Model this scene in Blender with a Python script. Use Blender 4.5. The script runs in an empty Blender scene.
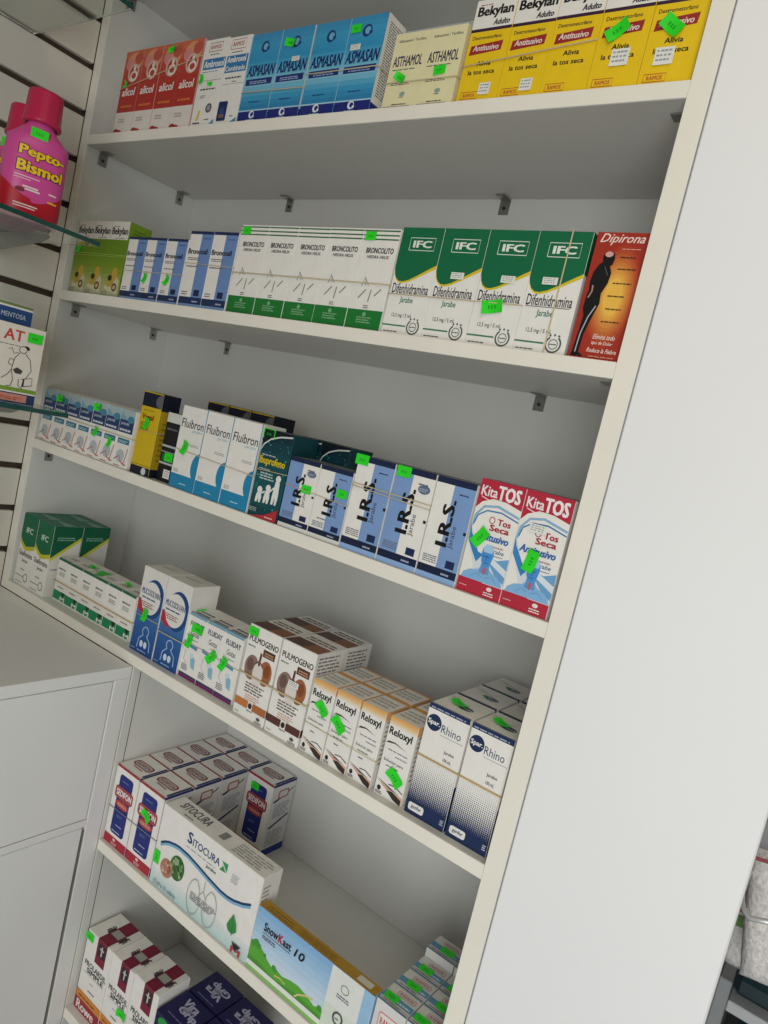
import bpy, math, random
from mathutils import Matrix, Vector

# ------------------------------------------------------------------ camera
ZO = 0.62                                    # height of the fitted origin above the floor
F_PX = 715.02275
_r = (0.029748679532317527, 0.606978453046876, 0.25357283084555315)
def rodrigues(r):
    v = Vector(r); a = v.length
    return Matrix.Rotation(a, 3, v)
Rm = rodrigues(_r) @ Matrix(((1, 0, 0), (0, 0, -1), (0, 1, 0)))   # rows: right, down, forward
CAM = Vector((1.2445552, -0.6886071, 0.8811380 + ZO))
sc = bpy.context.scene
cd = bpy.data.cameras.new('camera'); cam = bpy.data.objects.new('camera', cd)
sc.collection.objects.link(cam)
cd.sensor_fit = 'VERTICAL'; cd.sensor_height = 32.0; cd.lens = F_PX / 1024 * 32.0
cd.clip_start = 0.02
right, down, fwd = Rm[0], Rm[1], Rm[2]
cam.matrix_world = Matrix(((right[0], -down[0], -fwd[0], CAM[0]), (right[1], -down[1], -fwd[1], CAM[1]),
                           (right[2], -down[2], -fwd[2], CAM[2]), (0, 0, 0, 1)))
sc.camera = cam

# ------------------------------------------------------------------ light
w = bpy.data.worlds.new('world'); sc.world = w; w.use_nodes = True
w.node_tree.nodes['Background'].inputs[0].default_value = (1.0, 0.93, 0.82, 1)
w.node_tree.nodes['Background'].inputs[1].default_value = 0.05
def area(name, loc, target, sx, sy, power, col):
    l = bpy.data.lights.new(name, 'AREA'); l.shape = 'RECTANGLE'; l.size = sx; l.size_y = sy
    l.energy = power; l.color = col
    o = bpy.data.objects.new(name, l); sc.collection.objects.link(o); o.location = loc
    o.rotation_euler = (Vector(target) - Vector(loc)).to_track_quat('-Z', 'Y').to_euler()
    return o
area('daylight_from_shop_entrance', (1.68, -1.65, 1.15), (0.85, 0.1, 1.0), 0.95, 1.9, 24.5, (0.97, 1.0, 1.0))
area('ceiling_lamp', (1.5, -0.9, 2.6), (1.5, -0.9, 0), 1.2, 1.2, 8.5, (1.0, 0.88, 0.66))
vs = sc.view_settings
vs.view_transform = 'Standard'; vs.look = 'None'; vs.gamma = 1.0; vs.use_curve_mapping = False
vs.exposure = 0.0

# ------------------------------------------------------------------ helpers
C = sc.collection
rnd = random.Random(7)
def lin(h):
    h = h.lstrip('#'); out = []
    for i in (0, 2, 4):
        c = int(h[i:i+2], 16) / 255
        out.append(c / 12.92 if c <= 0.04045 else ((c + 0.055) / 1.055) ** 2.4)
    return (*out, 1)
MATS = {}
def mat(h, rough=0.5, metal=0.0, vary=0.06, scale=60.0, bump=0.0, spec=0.4, trans=0.0, ior=1.45, kind='print'):
    key = (h, rough, metal, vary, scale, bump, trans, kind)
    if key in MATS: return MATS[key]
    m = bpy.data.materials.new(kind + '_' + h.lstrip('#')); m.use_nodes = True
    nt = m.node_tree; b = nt.nodes['Principled BSDF']; c = lin(h)
    b.inputs['Roughness'].default_value = rough; b.inputs['Metallic'].default_value = metal
    b.inputs['Specular IOR Level'].default_value = spec; b.inputs['IOR'].default_value = ior
    if trans: b.inputs['Transmission Weight'].default_value = trans
    tc = nt.nodes.new('ShaderNodeTexCoord'); n = nt.nodes.new('ShaderNodeTexNoise')
    n.inputs['Scale'].default_value = scale; n.inputs['Detail'].default_value = 3
    nt.links.new(tc.outputs['Object'], n.inputs['Vector'])
    rp = nt.nodes.new('ShaderNodeValToRGB')
    rp.color_ramp.elements[0].position = 0.3; rp.color_ramp.elements[1].position = 0.7
    rp.color_ramp.elements[0].color = (c[0]*(1-vary), c[1]*(1-vary), c[2]*(1-vary), 1)
    rp.color_ramp.elements[1].color = c
    nt.links.new(n.outputs['Fac'], rp.inputs['Fac']); nt.links.new(rp.outputs['Color'], b.inputs['Base Color'])
    if bump:
        bp = nt.nodes.new('ShaderNodeBump'); bp.inputs['Strength'].default_value = bump; bp.inputs['Distance'].default_value = 0.002
        nt.links.new(n.outputs['Fac'], bp.inputs['Height']); nt.links.new(bp.outputs['Normal'], b.inputs['Normal'])
    MATS[key] = m
    return m
WHITE = '#efece6'
M_white = mat('#d9d8d3', 0.42, vary=0.03, scale=9, kind='melamine')
M_edge = mat('#f0ebdf', 0.45, vary=0.05, scale=14, kind='edge_band')
M_cab = mat('#e4e4e3', 0.45, vary=0.03, scale=9, kind='cabinet_board')
M_col = mat('#efeff0', 0.5, vary=0.02, scale=6, kind='white_board')
M_slat = mat('#d8d3c8', 0.5, vary=0.04, scale=8, kind='slat_board')
M_groove = mat('#4a3c34', 0.7, kind='groove')
M_steel = mat('#a9a9a6', 0.35, metal=0.9, kind='steel')
M_chrome = mat('#d5d5d5', 0.12, metal=1.0, kind='chrome')
M_dark = mat('#35322f', 0.6, kind='dark')
M_band = mat('#cdbd98', 0.55, kind='rubber')
M_tan = mat('#c9a86c', 0.55, kind='rubber')
M_glass = mat('#eef8f5', 0.02, trans=1.0, vary=0.0, ior=1.5, spec=0.5, kind='glass')
M_gedge = mat('#1d4a44', 0.12, vary=0.1, kind='glass_edge')

def mesh(name, verts, faces, mats, idx=None, smooth=False):
    me = bpy.data.meshes.new(name); me.from_pydata([tuple(v) for v in verts], [], faces)
    for m in (mats if isinstance(mats, (list, tuple)) else [mats]): me.materials.append(m)
    if idx: me.polygons.foreach_set('material_index', idx)
    if smooth: me.polygons.foreach_set('use_smooth', [True] * len(me.polygons))
    me.update(); return me
def link(name, me, parent=None, loc=None):
    o = bpy.data.objects.new(name, me); C.objects.link(o)
    if parent: o.parent = parent
    if loc: o.location = loc
    return o
def tag(o, label=None, cat=None, group=None, kind=None):
    if label: o['label'] = label
    if cat: o['category'] = cat
    if group: o['group'] = group
    if kind: o['kind'] = kind
    return o
def cbox(x0, x1, y0, y1, z0, z1, c=0.0006):
    """chamfered box -> verts, faces"""
    V = []; Fc = []; id = {}
    X = (x0, x1); Y = (y0, y1); Z = (z0, z1)
    for i in (0, 1):
        for j in (0, 1):
            for k in (0, 1):
                sx, sy, sz = (1 - 2*i)*c, (1 - 2*j)*c, (1 - 2*k)*c
                id[i, j, k, 0] = len(V); V.append((X[i], Y[j] + sy, Z[k] + sz))
                id[i, j, k, 1] = len(V); V.append((X[i] + sx, Y[j], Z[k] + sz))
                id[i, j, k, 2] = len(V); V.append((X[i] + sx, Y[j] + sy, Z[k]))
    for i in (0, 1):
        f = [id[i,0,0,0], id[i,1,0,0], id[i,1,1,0], id[i,0,1,0]]; Fc.append(f if i else f[::-1])
        f = [id[0,i,0,1], id[1,i,0,1], id[1,i,1,1], id[0,i,1,1]]; Fc.append(f if not i else f[::-1])
        f = [id[0,0,i,2], id[1,0,i,2], id[1,1,i,2], id[0,1,i,2]]; Fc.append(f if i else f[::-1])
    for a in (0, 1):
        for b in (0, 1):
            Fc.append([id[a,b,0,0], id[a,b,1,0], id[a,b,1,1], id[a,b,0,1]])
            Fc.append([id[a,0,b,0], id[a,1,b,0], id[a,1,b,2], id[a,0,b,2]])
            Fc.append([id[0,a,b,1], id[1,a,b,1], id[1,a,b,2], id[0,a,b,2]])
    for i in (0, 1):
        for j in (0, 1):
            for k in (0, 1): Fc.append([id[i,j,k,0], id[i,j,k,1], id[i,j,k,2]])
    return V, Fc
def board(name, x0, x1, y0, y1, z0, z1, m, parent=None, c=0.0008):
    V, Fc = cbox(x0, x1, y0, y1, z0, z1, c)
    return link(name, mesh(name, V, Fc, m), parent)
def tube(path, r, n=6, closed=False):
    V = []; Fc = []; P = [Vector(q) for q in path]; N = len(P)
    for i, q in enumerate(P):
        a = P[(i - 1) % N] if (closed or i > 0) else q
        b = P[(i + 1) % N] if (closed or i < N - 1) else q
        t = (b - a).normalized(); up = Vector((0, 0, 1)) if abs(t.z) < 0.9 else Vector((1, 0, 0))
        s = t.cross(up).normalized(); u = s.cross(t)
        for k in range(n):
            an = 2*math.pi*k/n; V.append(q + s*math.cos(an)*r + u*math.sin(an)*r)
    for i in range(N if closed else N - 1):
        for k in range(n):
            a = i*n + k; b = i*n + (k+1) % n; c2 = ((i+1) % N)*n
            Fc.append([a, b, c2 + (k+1) % n, c2 + k])
    if not closed:
        Fc.append(list(range(n))[::-1]); Fc.append([(N-1)*n + k for k in range(n)])
    return V, Fc
def empty(name, loc):
    o = bpy.data.objects.new(name, None); C.objects.link(o); o.location = loc; o.empty_display_size = 0.02
    return o

# pixel -> place on a known plane
def px_x(u, y, z):
    a = right - (u - 384) / F_PX * fwd
    return (a.dot(CAM) - a[1]*y - a[2]*z) / a[0]
def on_plane(u, v, ax, val):
    d = right*((u-384)/F_PX) + down*((v-512)/F_PX) + fwd
    return CAM + d*((val - CAM[ax])/d[ax])

# ------------------------------------------------------------------ lettering
TXT = {}
def glyphs(s, bold, shear):
    key = (s, bold, shear)
    if key in TXT: return TXT[key]
    cu = bpy.data.curves.new('t', 'FONT'); cu.body = s; cu.resolution_u = 2; cu.shear = shear; cu.fill_mode = 'FRONT'
    o = bpy.data.objects.new('t', cu); C.objects.link(o)
    dg = bpy.context.evaluated_depsgraph_get(); me = o.evaluated_get(dg).to_mesh()
    V = [(v.co.x, v.co.y) for v in me.vertices]; Fc = [list(q.vertices) for q in me.polygons]
    o.evaluated_get(dg).to_mesh_clear(); bpy.data.objects.remove(o); bpy.data.curves.remove(cu)
    if bold > .004:
        k = bold*1.1; V0, F0 = V, Fc; V, Fc = [], []
        for n_, (dx, dy) in enumerate(((-k, -k*.5), (k, -k*.5), (k, k*.5), (-k, k*.5))):
            o_ = len(V); V += [(a+dx, b+dy, n_) for a, b in V0]; Fc += [[o_+j for j in q] for q in F0]
    xs = [q[0] for q in V]; ys = [q[1] for q in V]
    x0, x1, y0, y1 = min(xs), max(xs), min(ys), max(ys)
    V = [((q[0]-x0)/(x1-x0), (q[1]-y0)/(y1-y0), q[2] if len(q) > 2 else 0) for q in V]
    TXT[key] = (V, Fc); return TXT[key]

EPS = 0.00004
class Art:
    """printing on the faces of a carton; F front (-y), T top (+z), R right side (+x); coordinates are fractions of the face"""
    def __init__(s, w, h, d):
        s.w, s.h, s.d = w, h, d; s.f = 'F'; s.acc = {}; s.n = {}
        s.dim = {'F': (w, h), 'T': (w, d), 'R': (d, h)}
    def p3(s, u, v, e):
        a, b = s.dim[s.f]; i = 0.0002
        u = i + u*(a - 2*i); v = i + v*(b - 2*i)
        if s.f == 'F': return (u - s.w/2, -e, v)
        if s.f == 'T': return (u - s.w/2, v, s.h + e)
        return (s.w/2 + e, u, v)
    def put(s, part, V, Fc, col, e, m=None):
        A = s.acc.setdefault(part, {'v': [], 'f': [], 'i': [], 'm': []})
        m = m or mat(col); 
        if m not in A['m']: A['m'].append(m)
        k = A['m'].index(m); o = len(A['v'])
        A['v'] += [s.p3(q[0], q[1], e+(q[2]*.00002 if len(q) > 2 else 0)) for q in V]; A['f'] += [[o + j for j in q] for q in Fc]; A['i'] += [k]*len(Fc)
    def nxt(s):
        s.n[s.f] = s.n.get(s.f, 0) + 1; return s.n[s.f]*EPS
    def pname(s): return {'F': 'front_print', 'T': 'top_print', 'R': 'side_print'}[s.f]
    def poly(s, pts, c): s.put(s.pname(), pts, [list(range(len(pts)))], c, s.nxt())
    def rect(s, x0, y0, x1, y1, c): s.poly([(x0,y0),(x1,y0),(x1,y1),(x0,y1)], c)
    def grad(s, x0, y0, x1, y1, cols, n=10):
        L = [lin2(c) for c in cols]; e = s.nxt()
        for k in range(n):
            t = (k+.5)/n*(len(L)-1); i = min(int(t), len(L)-2); t -= i
            c = '#%02x%02x%02x' % tuple(int(L[i][j]*(1-t)+L[i+1][j]*t) for j in range(3))
            a = y0+(y1-y0)*k/n; b = y0+(y1-y0)*(k+1)/n
            s.put(s.pname(), [(x0,a),(x1,a),(x1,b),(x0,b)], [[0,1,2,3]], c, e)
    def ell(s, cx, cy, r, c, ry=None, a0=0, a1=360, n=24):
        a, b = s.dim[s.f]; ry = (ry if ry is not None else r*a/b)
        s.poly([(min(1,max(0,cx + r*math.cos(math.radians(a0+(a1-a0)*k/n)))), min(1,max(0,cy + ry*math.sin(math.radians(a0+(a1-a0)*k/n))))) for k in range(n + (0 if a1-a0 == 360 else 1))], c)
    def rrect(s, x0, y0, x1, y1, c, r=.06):
        a, b = s.dim[s.f]; ry = r*a/b; pts = []
        for cx, cy, st in ((x1-r,y1-ry,0),(x0+r,y1-ry,90),(x0+r,y0+ry,180),(x1-r,y0+ry,270)):
            for k in range(5):
                t = math.radians(st+90*k/4); pts.append((cx+r*math.cos(t), cy+ry*math.sin(t)))
        s.poly(pts, c)
    def stroke(s, pts, wd, c, closed=False):
        a, b = s.dim[s.f]; e = s.nxt(); P = [Vector((q[0]*a, q[1]*b)) for q in pts]; wd *= a; V = []; N = len(P)
        for i, q in enumerate(P):
            t = (P[(i+1)%N] if (closed or i < N-1) else q) - (P[i-1] if (closed or i > 0) else q)
            t = t.normalized() if t.length > 0 else Vector((1,0)); n = Vector((-t.y, t.x))*wd/2
            V += [((q+n).x/a, (q+n).y/b), ((q-n).x/a, (q-n).y/b)]
        V = [(min(1,max(0,q[0])), min(1,max(0,q[1]))) for q in V]
        s.put(s.pname(), V, [[2*i, 2*i+1, (2*i+3)%(2*N), (2*i+2)%(2*N)] for i in range(N if closed else N-1)], c, e)
    def frame(s, x0, y0, x1, y1, wd, c): s.stroke([(x0,y0),(x1,y0),(x1,y1),(x0,y1),(x0,y0)], wd, c)
    def text(s, t, x0, y0, x1, y1, c, bold=.012, rot=0, shear=0, part='lettering'):
        V, Fc = glyphs(t, bold, shear); out = []
        for a, b, n_ in V:
            if rot == 90: a, b = 1-b, a
            elif rot == -90: a, b = b, 1-a
            elif rot == 180: a, b = 1-a, 1-b
            out.append((x0+a*(x1-x0), y0+b*(y1-y0), n_))
        s.put(part, out, Fc, c, (s.n.get(s.f, 0)+1.5)*EPS)
    def bars(s, x0, y0, x1, y1, n, c, seed=1, fill=.5):
        q = random.Random(seed); e = s.nxt(); st = (y1-y0)/n
        for k in range(n):
            y = y1-(k+1)*st; x = x0; end = x1-(x1-x0)*q.uniform(0,.25)
            while x < end-.01:
                l = min(end-x, (x1-x0)*q.uniform(.1,.3))
                s.put(s.pname(), [(x,y),(x+l,y),(x+l,y+st*fill),(x,y+st*fill)], [[0,1,2,3]], c, e); x += l+(x1-x0)*.035
def lin2(h): h = h.lstrip('#'); return [int(h[i:i+2],16) for i in (0,2,4)]
def arc(cx, cy, rx, ry, a0, a1, n=14):
    return [(cx+rx*math.cos(math.radians(a0+(a1-a0)*k/n)), cy+ry*math.sin(math.radians(a0+(a1-a0)*k/n))) for k in range(n+1)]
def rot2(pts, deg, cx=.5, cy=.5, s=1.0, dx=0, dy=0, asp=1.0):
    c_, s_ = math.cos(math.radians(deg))*s, math.sin(math.radians(deg))*s
    return [(cx+dx+(x-cx)*c_-(y-cy)*s_*asp, cy+dy+((x-cx)*s_/asp+(y-cy)*c_)) for x, y in pts]

# ------------------------------------------------------------------ structure
ZS = [z + ZO for z in (1.2672, 1.0021, 0.7376, 0.4727, 0.1717, -0.1210)]   # shelf tops
ZTOP = 1.5321 + ZO
T = 0.0164; D = 0.2335; XC = 0.3905; PT = 0.021
fl = link('floor', mesh('floor', [(-1.2,-2.6,0),(3.2,-2.6,0),(3.2,1.6,0),(-1.2,1.6,0)], [[0,1,2,3]], mat('#726d65', 0.35, vary=.08, scale=3, kind='floor_tile')))
tag(fl, kind='structure')
wb = board('wall_back', -1.2, 3.2, 1.5, 1.6, 0, 2.9, mat('#d9d7d2', .6, vary=.03, scale=4, kind='plaster')); tag(wb, kind='structure')

# slat wall on the left side, running towards the camera
wl = board('wall_left', -0.15, -0.031, -1.15, 0.35, 0, 2.7, M_groove); tag(wl, kind='structure')
PITCH = 0.07782; G0 = 0.5249 + ZO
zz = G0 - PITCH*15
me_slat = None
while zz < 2.6:
    V, Fc = cbox(-0.0315, -0.0212, -1.15, -0.0006, 0.0055, PITCH-0.0055, 0.0009)
    if me_slat is None: me_slat = mesh('slat', V, Fc, M_slat)
    link('slat', me_slat, wl, (0, 0, max(zz, 0.0)))
    zz += PITCH

# white board closing the gap on the right of the shelving
wr = board('wall_right', 1.0222, 1.2255, 0.0, 0.022, 0.0, 2.7, M_col, c=0.0015); tag(wr, kind='structure')

# the shelving unit
unit = empty('shelving_unit', (0, 0, 0))
tag(unit, 'tall white open shelving unit filled with rows of medicine cartons', 'shelving')
def panel(name, x0, x1, y0, y1, z0, z1, parent=unit):
    o = board(name, x0, x1, y0 + .0012, y1, z0, z1, M_white, parent)
    return o
def edge(x0, x1, z0, z1, parent):
    return board('edge_band', x0, x1, 0.0, 0.0013, z0, z1, M_edge, parent, c=0.0005)
pl = panel('side_panel', -PT, 0, 0, D, ZS[3]-T, 2.64); edge(-PT, 0, ZS[3]-T, 2.64, pl)
pr = panel('side_panel', 1.0, 1.0+PT, 0, D, 0.0, 2.64); edge(1.0, 1.0+PT, 0.0, 2.64, pr)
pc = panel('side_panel', XC-.018, XC, 0, D, 0.0, ZS[3]-T)
board('panel_joint', XC-.0012, XC+.0002, 0.0160, 0.0172, 0.0, ZS[3]-T-.001, M_dark, pc, c=.00005)
board('back_panel', -PT, 1.0+PT, D, D+.012, 0.0, 2.64, M_white, unit)
for i, z in enumerate([ZTOP] + ZS):
    x0 = XC if i > 4 else 0.0
    s = panel('shelf', x0+.0002, .9998, 0, D-.0004, z-T, z); edge(x0+.0002, .9998, z-T, z, s)
# angle brackets that carry the shelves
def bracket_mesh():
    V = []; Fc = []
    for b in (cbox(-.008,.008,0,.0016,-.022,0,.0003), cbox(-.008,.008,0,.020,-.0016,0,.0003)):
        o = len(V); V += b[0]; Fc += [[o+j for j in q] for q in b[1]]
    return mesh('bracket', V, Fc, M_steel)
bm_ = bracket_mesh()
sv, sf = tube([(0,-.0003,-.013),(0,.0026,-.013)], .0026, 8)
sm_ = mesh('screw', sv, sf, M_dark)
def bracket(x, y, z, rz):
    o = link('bracket', bm_, unit, (x, y, z)); o.rotation_euler.z = rz
    s = link('screw', sm_, o)
for i, z in enumerate([ZTOP] + ZS[:5]):
    x0 = XC if i > 4 else 0.0
    for uu in ((330,560), (290,505), (228,540), (), (), ())[i]:
        xx = px_x(uu, D, z-T-.01)
        bracket(xx, D-.0003, z-T-.0003, math.pi)
    for yy in (.033, .2):
        bracket(x0+.0003, yy, z-T-.0003, -math.pi/2)
        bracket(.9997, yy, z-T-.0003, math.pi/2)

# the low cabinet in front of the slat wall
cab = empty('base_cabinet', (.18, -.5, 0))
tag(cab, 'low white base cabinet with a drawer and door under the slat wall', 'cabinet')
def cpart(name, x0, x1, y0, y1, z0, z1, m, par=cab, c=.0008):
    V, Fc = cbox(x0-.18, x1-.18, y0+.5, y1+.5, z0, z1, c)
    return link(name, mesh(name, V, Fc, m), par)
ZC = ZS[3]-T-.0006
cpart('countertop', -.0205, XC, -1.15, -.0006, ZC-.0185, ZC, M_cab)
cpart('body', -.0205, XC-.020, -1.15, -.0006, .0, ZC-.0187, M_dark)
cpart('stile', XC-.020, XC, -.0275, -.0006, 0, ZC-.0187, M_cab)
cpart('rail', XC-.020, XC, -1.15, -.0277, .2015+ZO, .2130+ZO, M_cab)
dr = cpart('drawer_front', XC-.018, XC-.0012, -.56, -.0292, .2143+ZO, ZC-.0200, M_cab)
dr2 = cpart('drawer_front', XC-.018, XC-.0012, -1.15, -.5625, .2143+ZO, ZC-.0200, M_cab)
dd = cpart('door', XC-.018, XC-.0012, -.56, -.0325, .06, .2000+ZO, M_cab)
dd2 = cpart('door', XC-.018, XC-.0012, -1.15, -.5625, .06, .2000+ZO, M_cab)
hv, hf = tube([(XC-.1815,.5-.0300,.07),(XC-.1815,.5-.0300,.195+ZO)], .0012, 6)
link('hinge_strip', mesh('hinge_strip', hv, hf, M_steel), dd)

# ------------------------------------------------------------------ cartons
GREEN = '#2fe02a'
M_stick = mat(GREEN, .45, kind='sticker'); M_stick_ink = mat('#1fa525', .6, kind='sticker')
M_lab = mat('#e9e9e2', .5, kind='sticker'); M_lab_ink = mat('#9aa0a4', .6, kind='sticker')
def sticker_mesh(w_, h_, curl, m, ink, seed):
    V = []; Fc = []; I = []; n = 6; q = random.Random(seed)
    for j in range(2):
        for i in range(n+1):
            x = (i/n-.5)*w_; V.append((x, -.0012 - curl*(2*abs(i/n-.5))**2 - q.uniform(0, curl*.25), (j-.5)*h_))
    for i in range(n): Fc.append([i, i+1, n+2+i, n+1+i]); I.append(0)
    def crease(x): return -.0013-curl*(2*abs(x/w_))**2-curl*.3
    if ink is M_lab_ink:
        for r_ in range(3):
            for k in range(4):
                a0 = -w_*.4+k*w_*.2; a1 = a0+w_*q.uniform(.1,.18); z0 = h_*(.25-.26*r_); o = len(V)
                V += [(a0,-.0015,z0),(a1,-.0015,z0),(a1,-.0015,z0+h_*.1),(a0,-.0015,z0+h_*.1)]; Fc.append([o,o+1,o+2,o+3]); I.append(1)
    else:
        for k in range(3):
            x0 = -w_*.2+k*w_*.15; o = len(V)
            for a, b in ((0,-.16),(.07,-.16),(.07,.1),(0,.1)): V.append((x0+a*w_, crease(x0+a*w_)-.0002, b*h_))
            Fc.append([o,o+1,o+2,o+3]); I.append(1)
    return mesh('price_sticker', V, Fc, [m, ink], I)
ST = {'a': sticker_mesh(.0165,.0105,.0003,M_stick,M_stick_ink,1), 'b': sticker_mesh(.019,.011,.0022,M_stick,M_stick_ink,2),
      'c': sticker_mesh(.0165,.0095,.0030,M_stick,M_stick_ink,3), 'w': sticker_mesh(.017,.015,.0002,M_lab,M_lab_ink,4),
      'p': sticker_mesh(.018,.008,.0002,M_lab,M_lab_ink,5)}
KINDS = {}
def kind(name, base=WHITE):
    def deco(fn): KINDS[name] = (fn, base); return fn
    return deco
CACHE = {}
def kind_meshes(k, w, h, d, flap):
    key = (k, round(w,4), round(h,4), round(d,4), flap)
    if key in CACHE: return CACHE[key]
    fn, base = KINDS[k]; A = Art(w, h, d); fn(A)
    V, Fc = cbox(-w/2, w/2, 0, d, 0, h-(.0006 if flap else 0), .0003)
    out = {'carton': mesh('carton', V, Fc, mat(base, .45, kind='carton'))}
    if flap:
        fv = [(-w/2+.0008, .0012, h-.00045), (w/2-.0008, .0012, h-.00045), (w/2-.0008, d-.0006, h-.0001), (-w/2+.0008, d-.0006, h-.0001)]
        fv += [(a, b, c-.0006) for a, b, c in fv]
        out['top_flap'] = mesh('top_flap', fv, [[0,1,2,3],[7,6,5,4],[0,4,5,1],[1,5,6,2],[2,6,7,3],[3,7,4,0]], mat(base, .5, vary=.1, kind='carton'))
    for part, a in A.acc.items(): out[part] = mesh(part, a['v'], a['f'], a['m'], a['i'])
    CACHE[key] = out; return out
def carton(k, x, y, z, w, h, d, label, group=None, stickers=(), rz=0, flap=True, name='medicine_box', cat='box'):
    o = empty(name, (x, y, z)); o.rotation_euler.z = rz
    tag(o, label, cat, group)
    for part, me in kind_meshes(k, w, h, d, flap).items():
        q = link(part, me, o)
        if part.endswith('print') or part == 'lettering': q['kind'] = 'stuff'
    for st in stickers:
        t, fx, fy, r = st[:4]; s = st[4] if len(st) > 4 else 1
        face = st[5] if len(st) > 5 else 'F'
        q = link('price_sticker', ST[t], o)
        if face == 'F': q.location = ((fx-.5)*w, 0, fy*h); q.rotation_euler = (0, math.radians(-r), 0)
        elif face == 'R': q.location = (w/2, fx*d, fy*h); q.rotation_euler = (0, 0, math.pi/2)
        else: q.location = ((fx-.5)*w, fy*d, h); q.rotation_euler = (-math.pi/2, 0, math.radians(r))
        q.scale = (s, 1, s); q['label'] = 'neon green price sticker' if t in 'abc' else 'small white price label'
    return o
ORD = ['first', 'second', 'third', 'fourth', 'fifth', 'sixth', 'seventh']
def row(k, s, y, u0, u1, n, tops, d, desc, where, grp, stickers={}, gap=.0014, xlim=None, h=None, jit=.0007, rows=1, flap=True, yb=None):
    """n cartons side by side; ends and height read from the photograph on the carton front plane"""
    z = ZS[s]
    x0 = px_x(u0, y, z) if u0 > 0 else -u0; x1 = px_x(u1, y, z)
    if xlim: x0 = max(x0, xlim[0]); x1 = min(x1, xlim[1])
    if h is None: h = sum(on_plane(u, v, 1, y)[2]-z for u, v in tops)/len(tops)
    x0 += gap; x1 -= gap; w = (x1-x0)/n
    for r in range(rows):
        for i in range(n):
            j = rnd.uniform(0, jit)
            if n == 1: pos = ''
            else: pos = ', %s from left' % ORD[i]
            if rows > 1: pos += ' in the %s' % ['front row', 'second row', 'third row', 'back row'][r if r < rows-1 or rows > 3 else max(r,1)]
            carton(k, x0+w*(i+.5), y+j+r*(d+.0008), z+.0002, w-.0004, h, d-jit, '%s%s, %s' % (desc, pos, where), grp, stickers.get((r,i), ()) if rows > 1 else stickers.get(i, ()), flap=flap)
    return x0, x1, z, h
def band(name_label, x0, x1, y0, y1, z0, z1, m=None, r=.0008):
    """rubber band round a block of cartons, heights z0 (left) to z1 (right)"""
    c = r+.0003; x0 -= c; x1 += c; y0 -= c+.0002; y1 += c; P = []
    k = .0015; cs = ((x0+k,y0+k,180),(x1-k,y0+k,270),(x1-k,y1-k,0),(x0+k,y1-k,90))
    for cx, cy, st in cs:
        for a in (0,45,90):
            t = math.radians(st+a); xx = cx+k*math.cos(t); yy = cy+k*math.sin(t)
            P.append((xx, yy, z0+(z1-z0)*(xx-x0)/(x1-x0)))
    ox, oy, oz = P[0]
    V, Fc = tube(P, r, 6, True)
    o = link('rubber_band', mesh('rubber_band', V, Fc, m or M_band, smooth=True))
    tag(o, name_label, 'rubber band', 'rubber bands round the cartons')
    return o

def emblem(A, cx, cy, r, c, c2=WHITE):
    A.ell(cx, cy, r, c); A.ell(cx+.02, cy, r*.6, c2); A.ell(cx+r*.8, cy-.02, r*.35, c)
def laurel(A, cx, cy, r, c='#4d5a54'):
    a, b = A.dim['F']; k = a/b
    A.stroke(arc(cx, cy, r, r*k, -235, 55, 16), .03, c); A.stroke(arc(cx, cy, r*.6, r*.6*k, 0, 360, 14), .014, c)
    for t in (-.5, 0, .5): A.ell(cx+t*r*1.2, cy+r*k*1.15-abs(t)*.012, .02, c)
    A.bars(cx-r*.5, cy-.006, cx+r*.5, cy+.012, 1, c, 3)

@kind('alicol', '#c9a49a')
def _(A):
    A.rect(0,0,1,.27,'#e6ded6')
    A.grad(0,.27,1,1,['#b5332c','#b5332c','#bf4a38','#cf7350'],8)
    A.ell(.55,.86,.42,'#dd9a6a',ry=.12); A.ell(.75,.90,.22,'#c4574b',ry=.07); A.ell(.3,.84,.2,'#d98a88',ry=.07)
    A.ell(.58,.735,.30,'#d8b8ad',ry=.11); A.ell(.58,.735,.22,'#b8453d',ry=.085)
    A.stroke(arc(.62,.70,.16,.05,0,360,14),.07,'#efe6da'); A.ell(.62,.79,.07,'#efe6da',ry=.03)
    A.text('alicol',.14,.465,.86,.56,'#f5eee8',.02,shear=.1); A.bars(.2,.325,.85,.36,1,'#dc7a3a',3,.7)
    A.bars(.18,.15,.62,.21,2,'#b9a7a0',2); A.ell(.16,.045,.14,'#a52c2c',ry=.03); A.ell(.34,.035,.14,'#a52c2c',ry=.025); A.bars(.5,.02,.8,.05,1,'#c9736b',5)
@kind('ambro1')
def _(A):
    A.frame(.22,.86,.78,.955,.02,'#b55a50'); A.text('RAMOS',.28,.885,.72,.93,'#b55a50',.02); A.bars(.3,.82,.7,.84,1,'#555555',1)
    A.rect(.08,.66,1,.78,'#2f7cb4'); A.text('Ambroxol',.12,.68,.97,.76,WHITE,.03); A.bars(.1,.63,.95,.645,1,'#2f7cb4',2)
    A.stroke([(.05,.535),(1,.535)],.012,'#8a8a8a'); A.bars(.15,.43,.85,.46,1,'#3a4a38',4); A.bars(.2,.34,.45,.38,2,'#8c8c8c',4)
    A.ell(.68,.22,.13,'#585c60'); A.ell(.68,.22,.08,'#9a9c9e'); A.poly([(.2,.08),(.3,.09),(.34,.2),(.26,.2)],'#d8c94a'); A.bars(.1,.05,.45,.08,1,'#2c3c2c',5); A.bars(.58,.085,.82,.11,1,'#3b4b3b',6)
    A.poly([(.45,0),(1,0),(1,.09),(.8,.035)],'#4a90b8')
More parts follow.
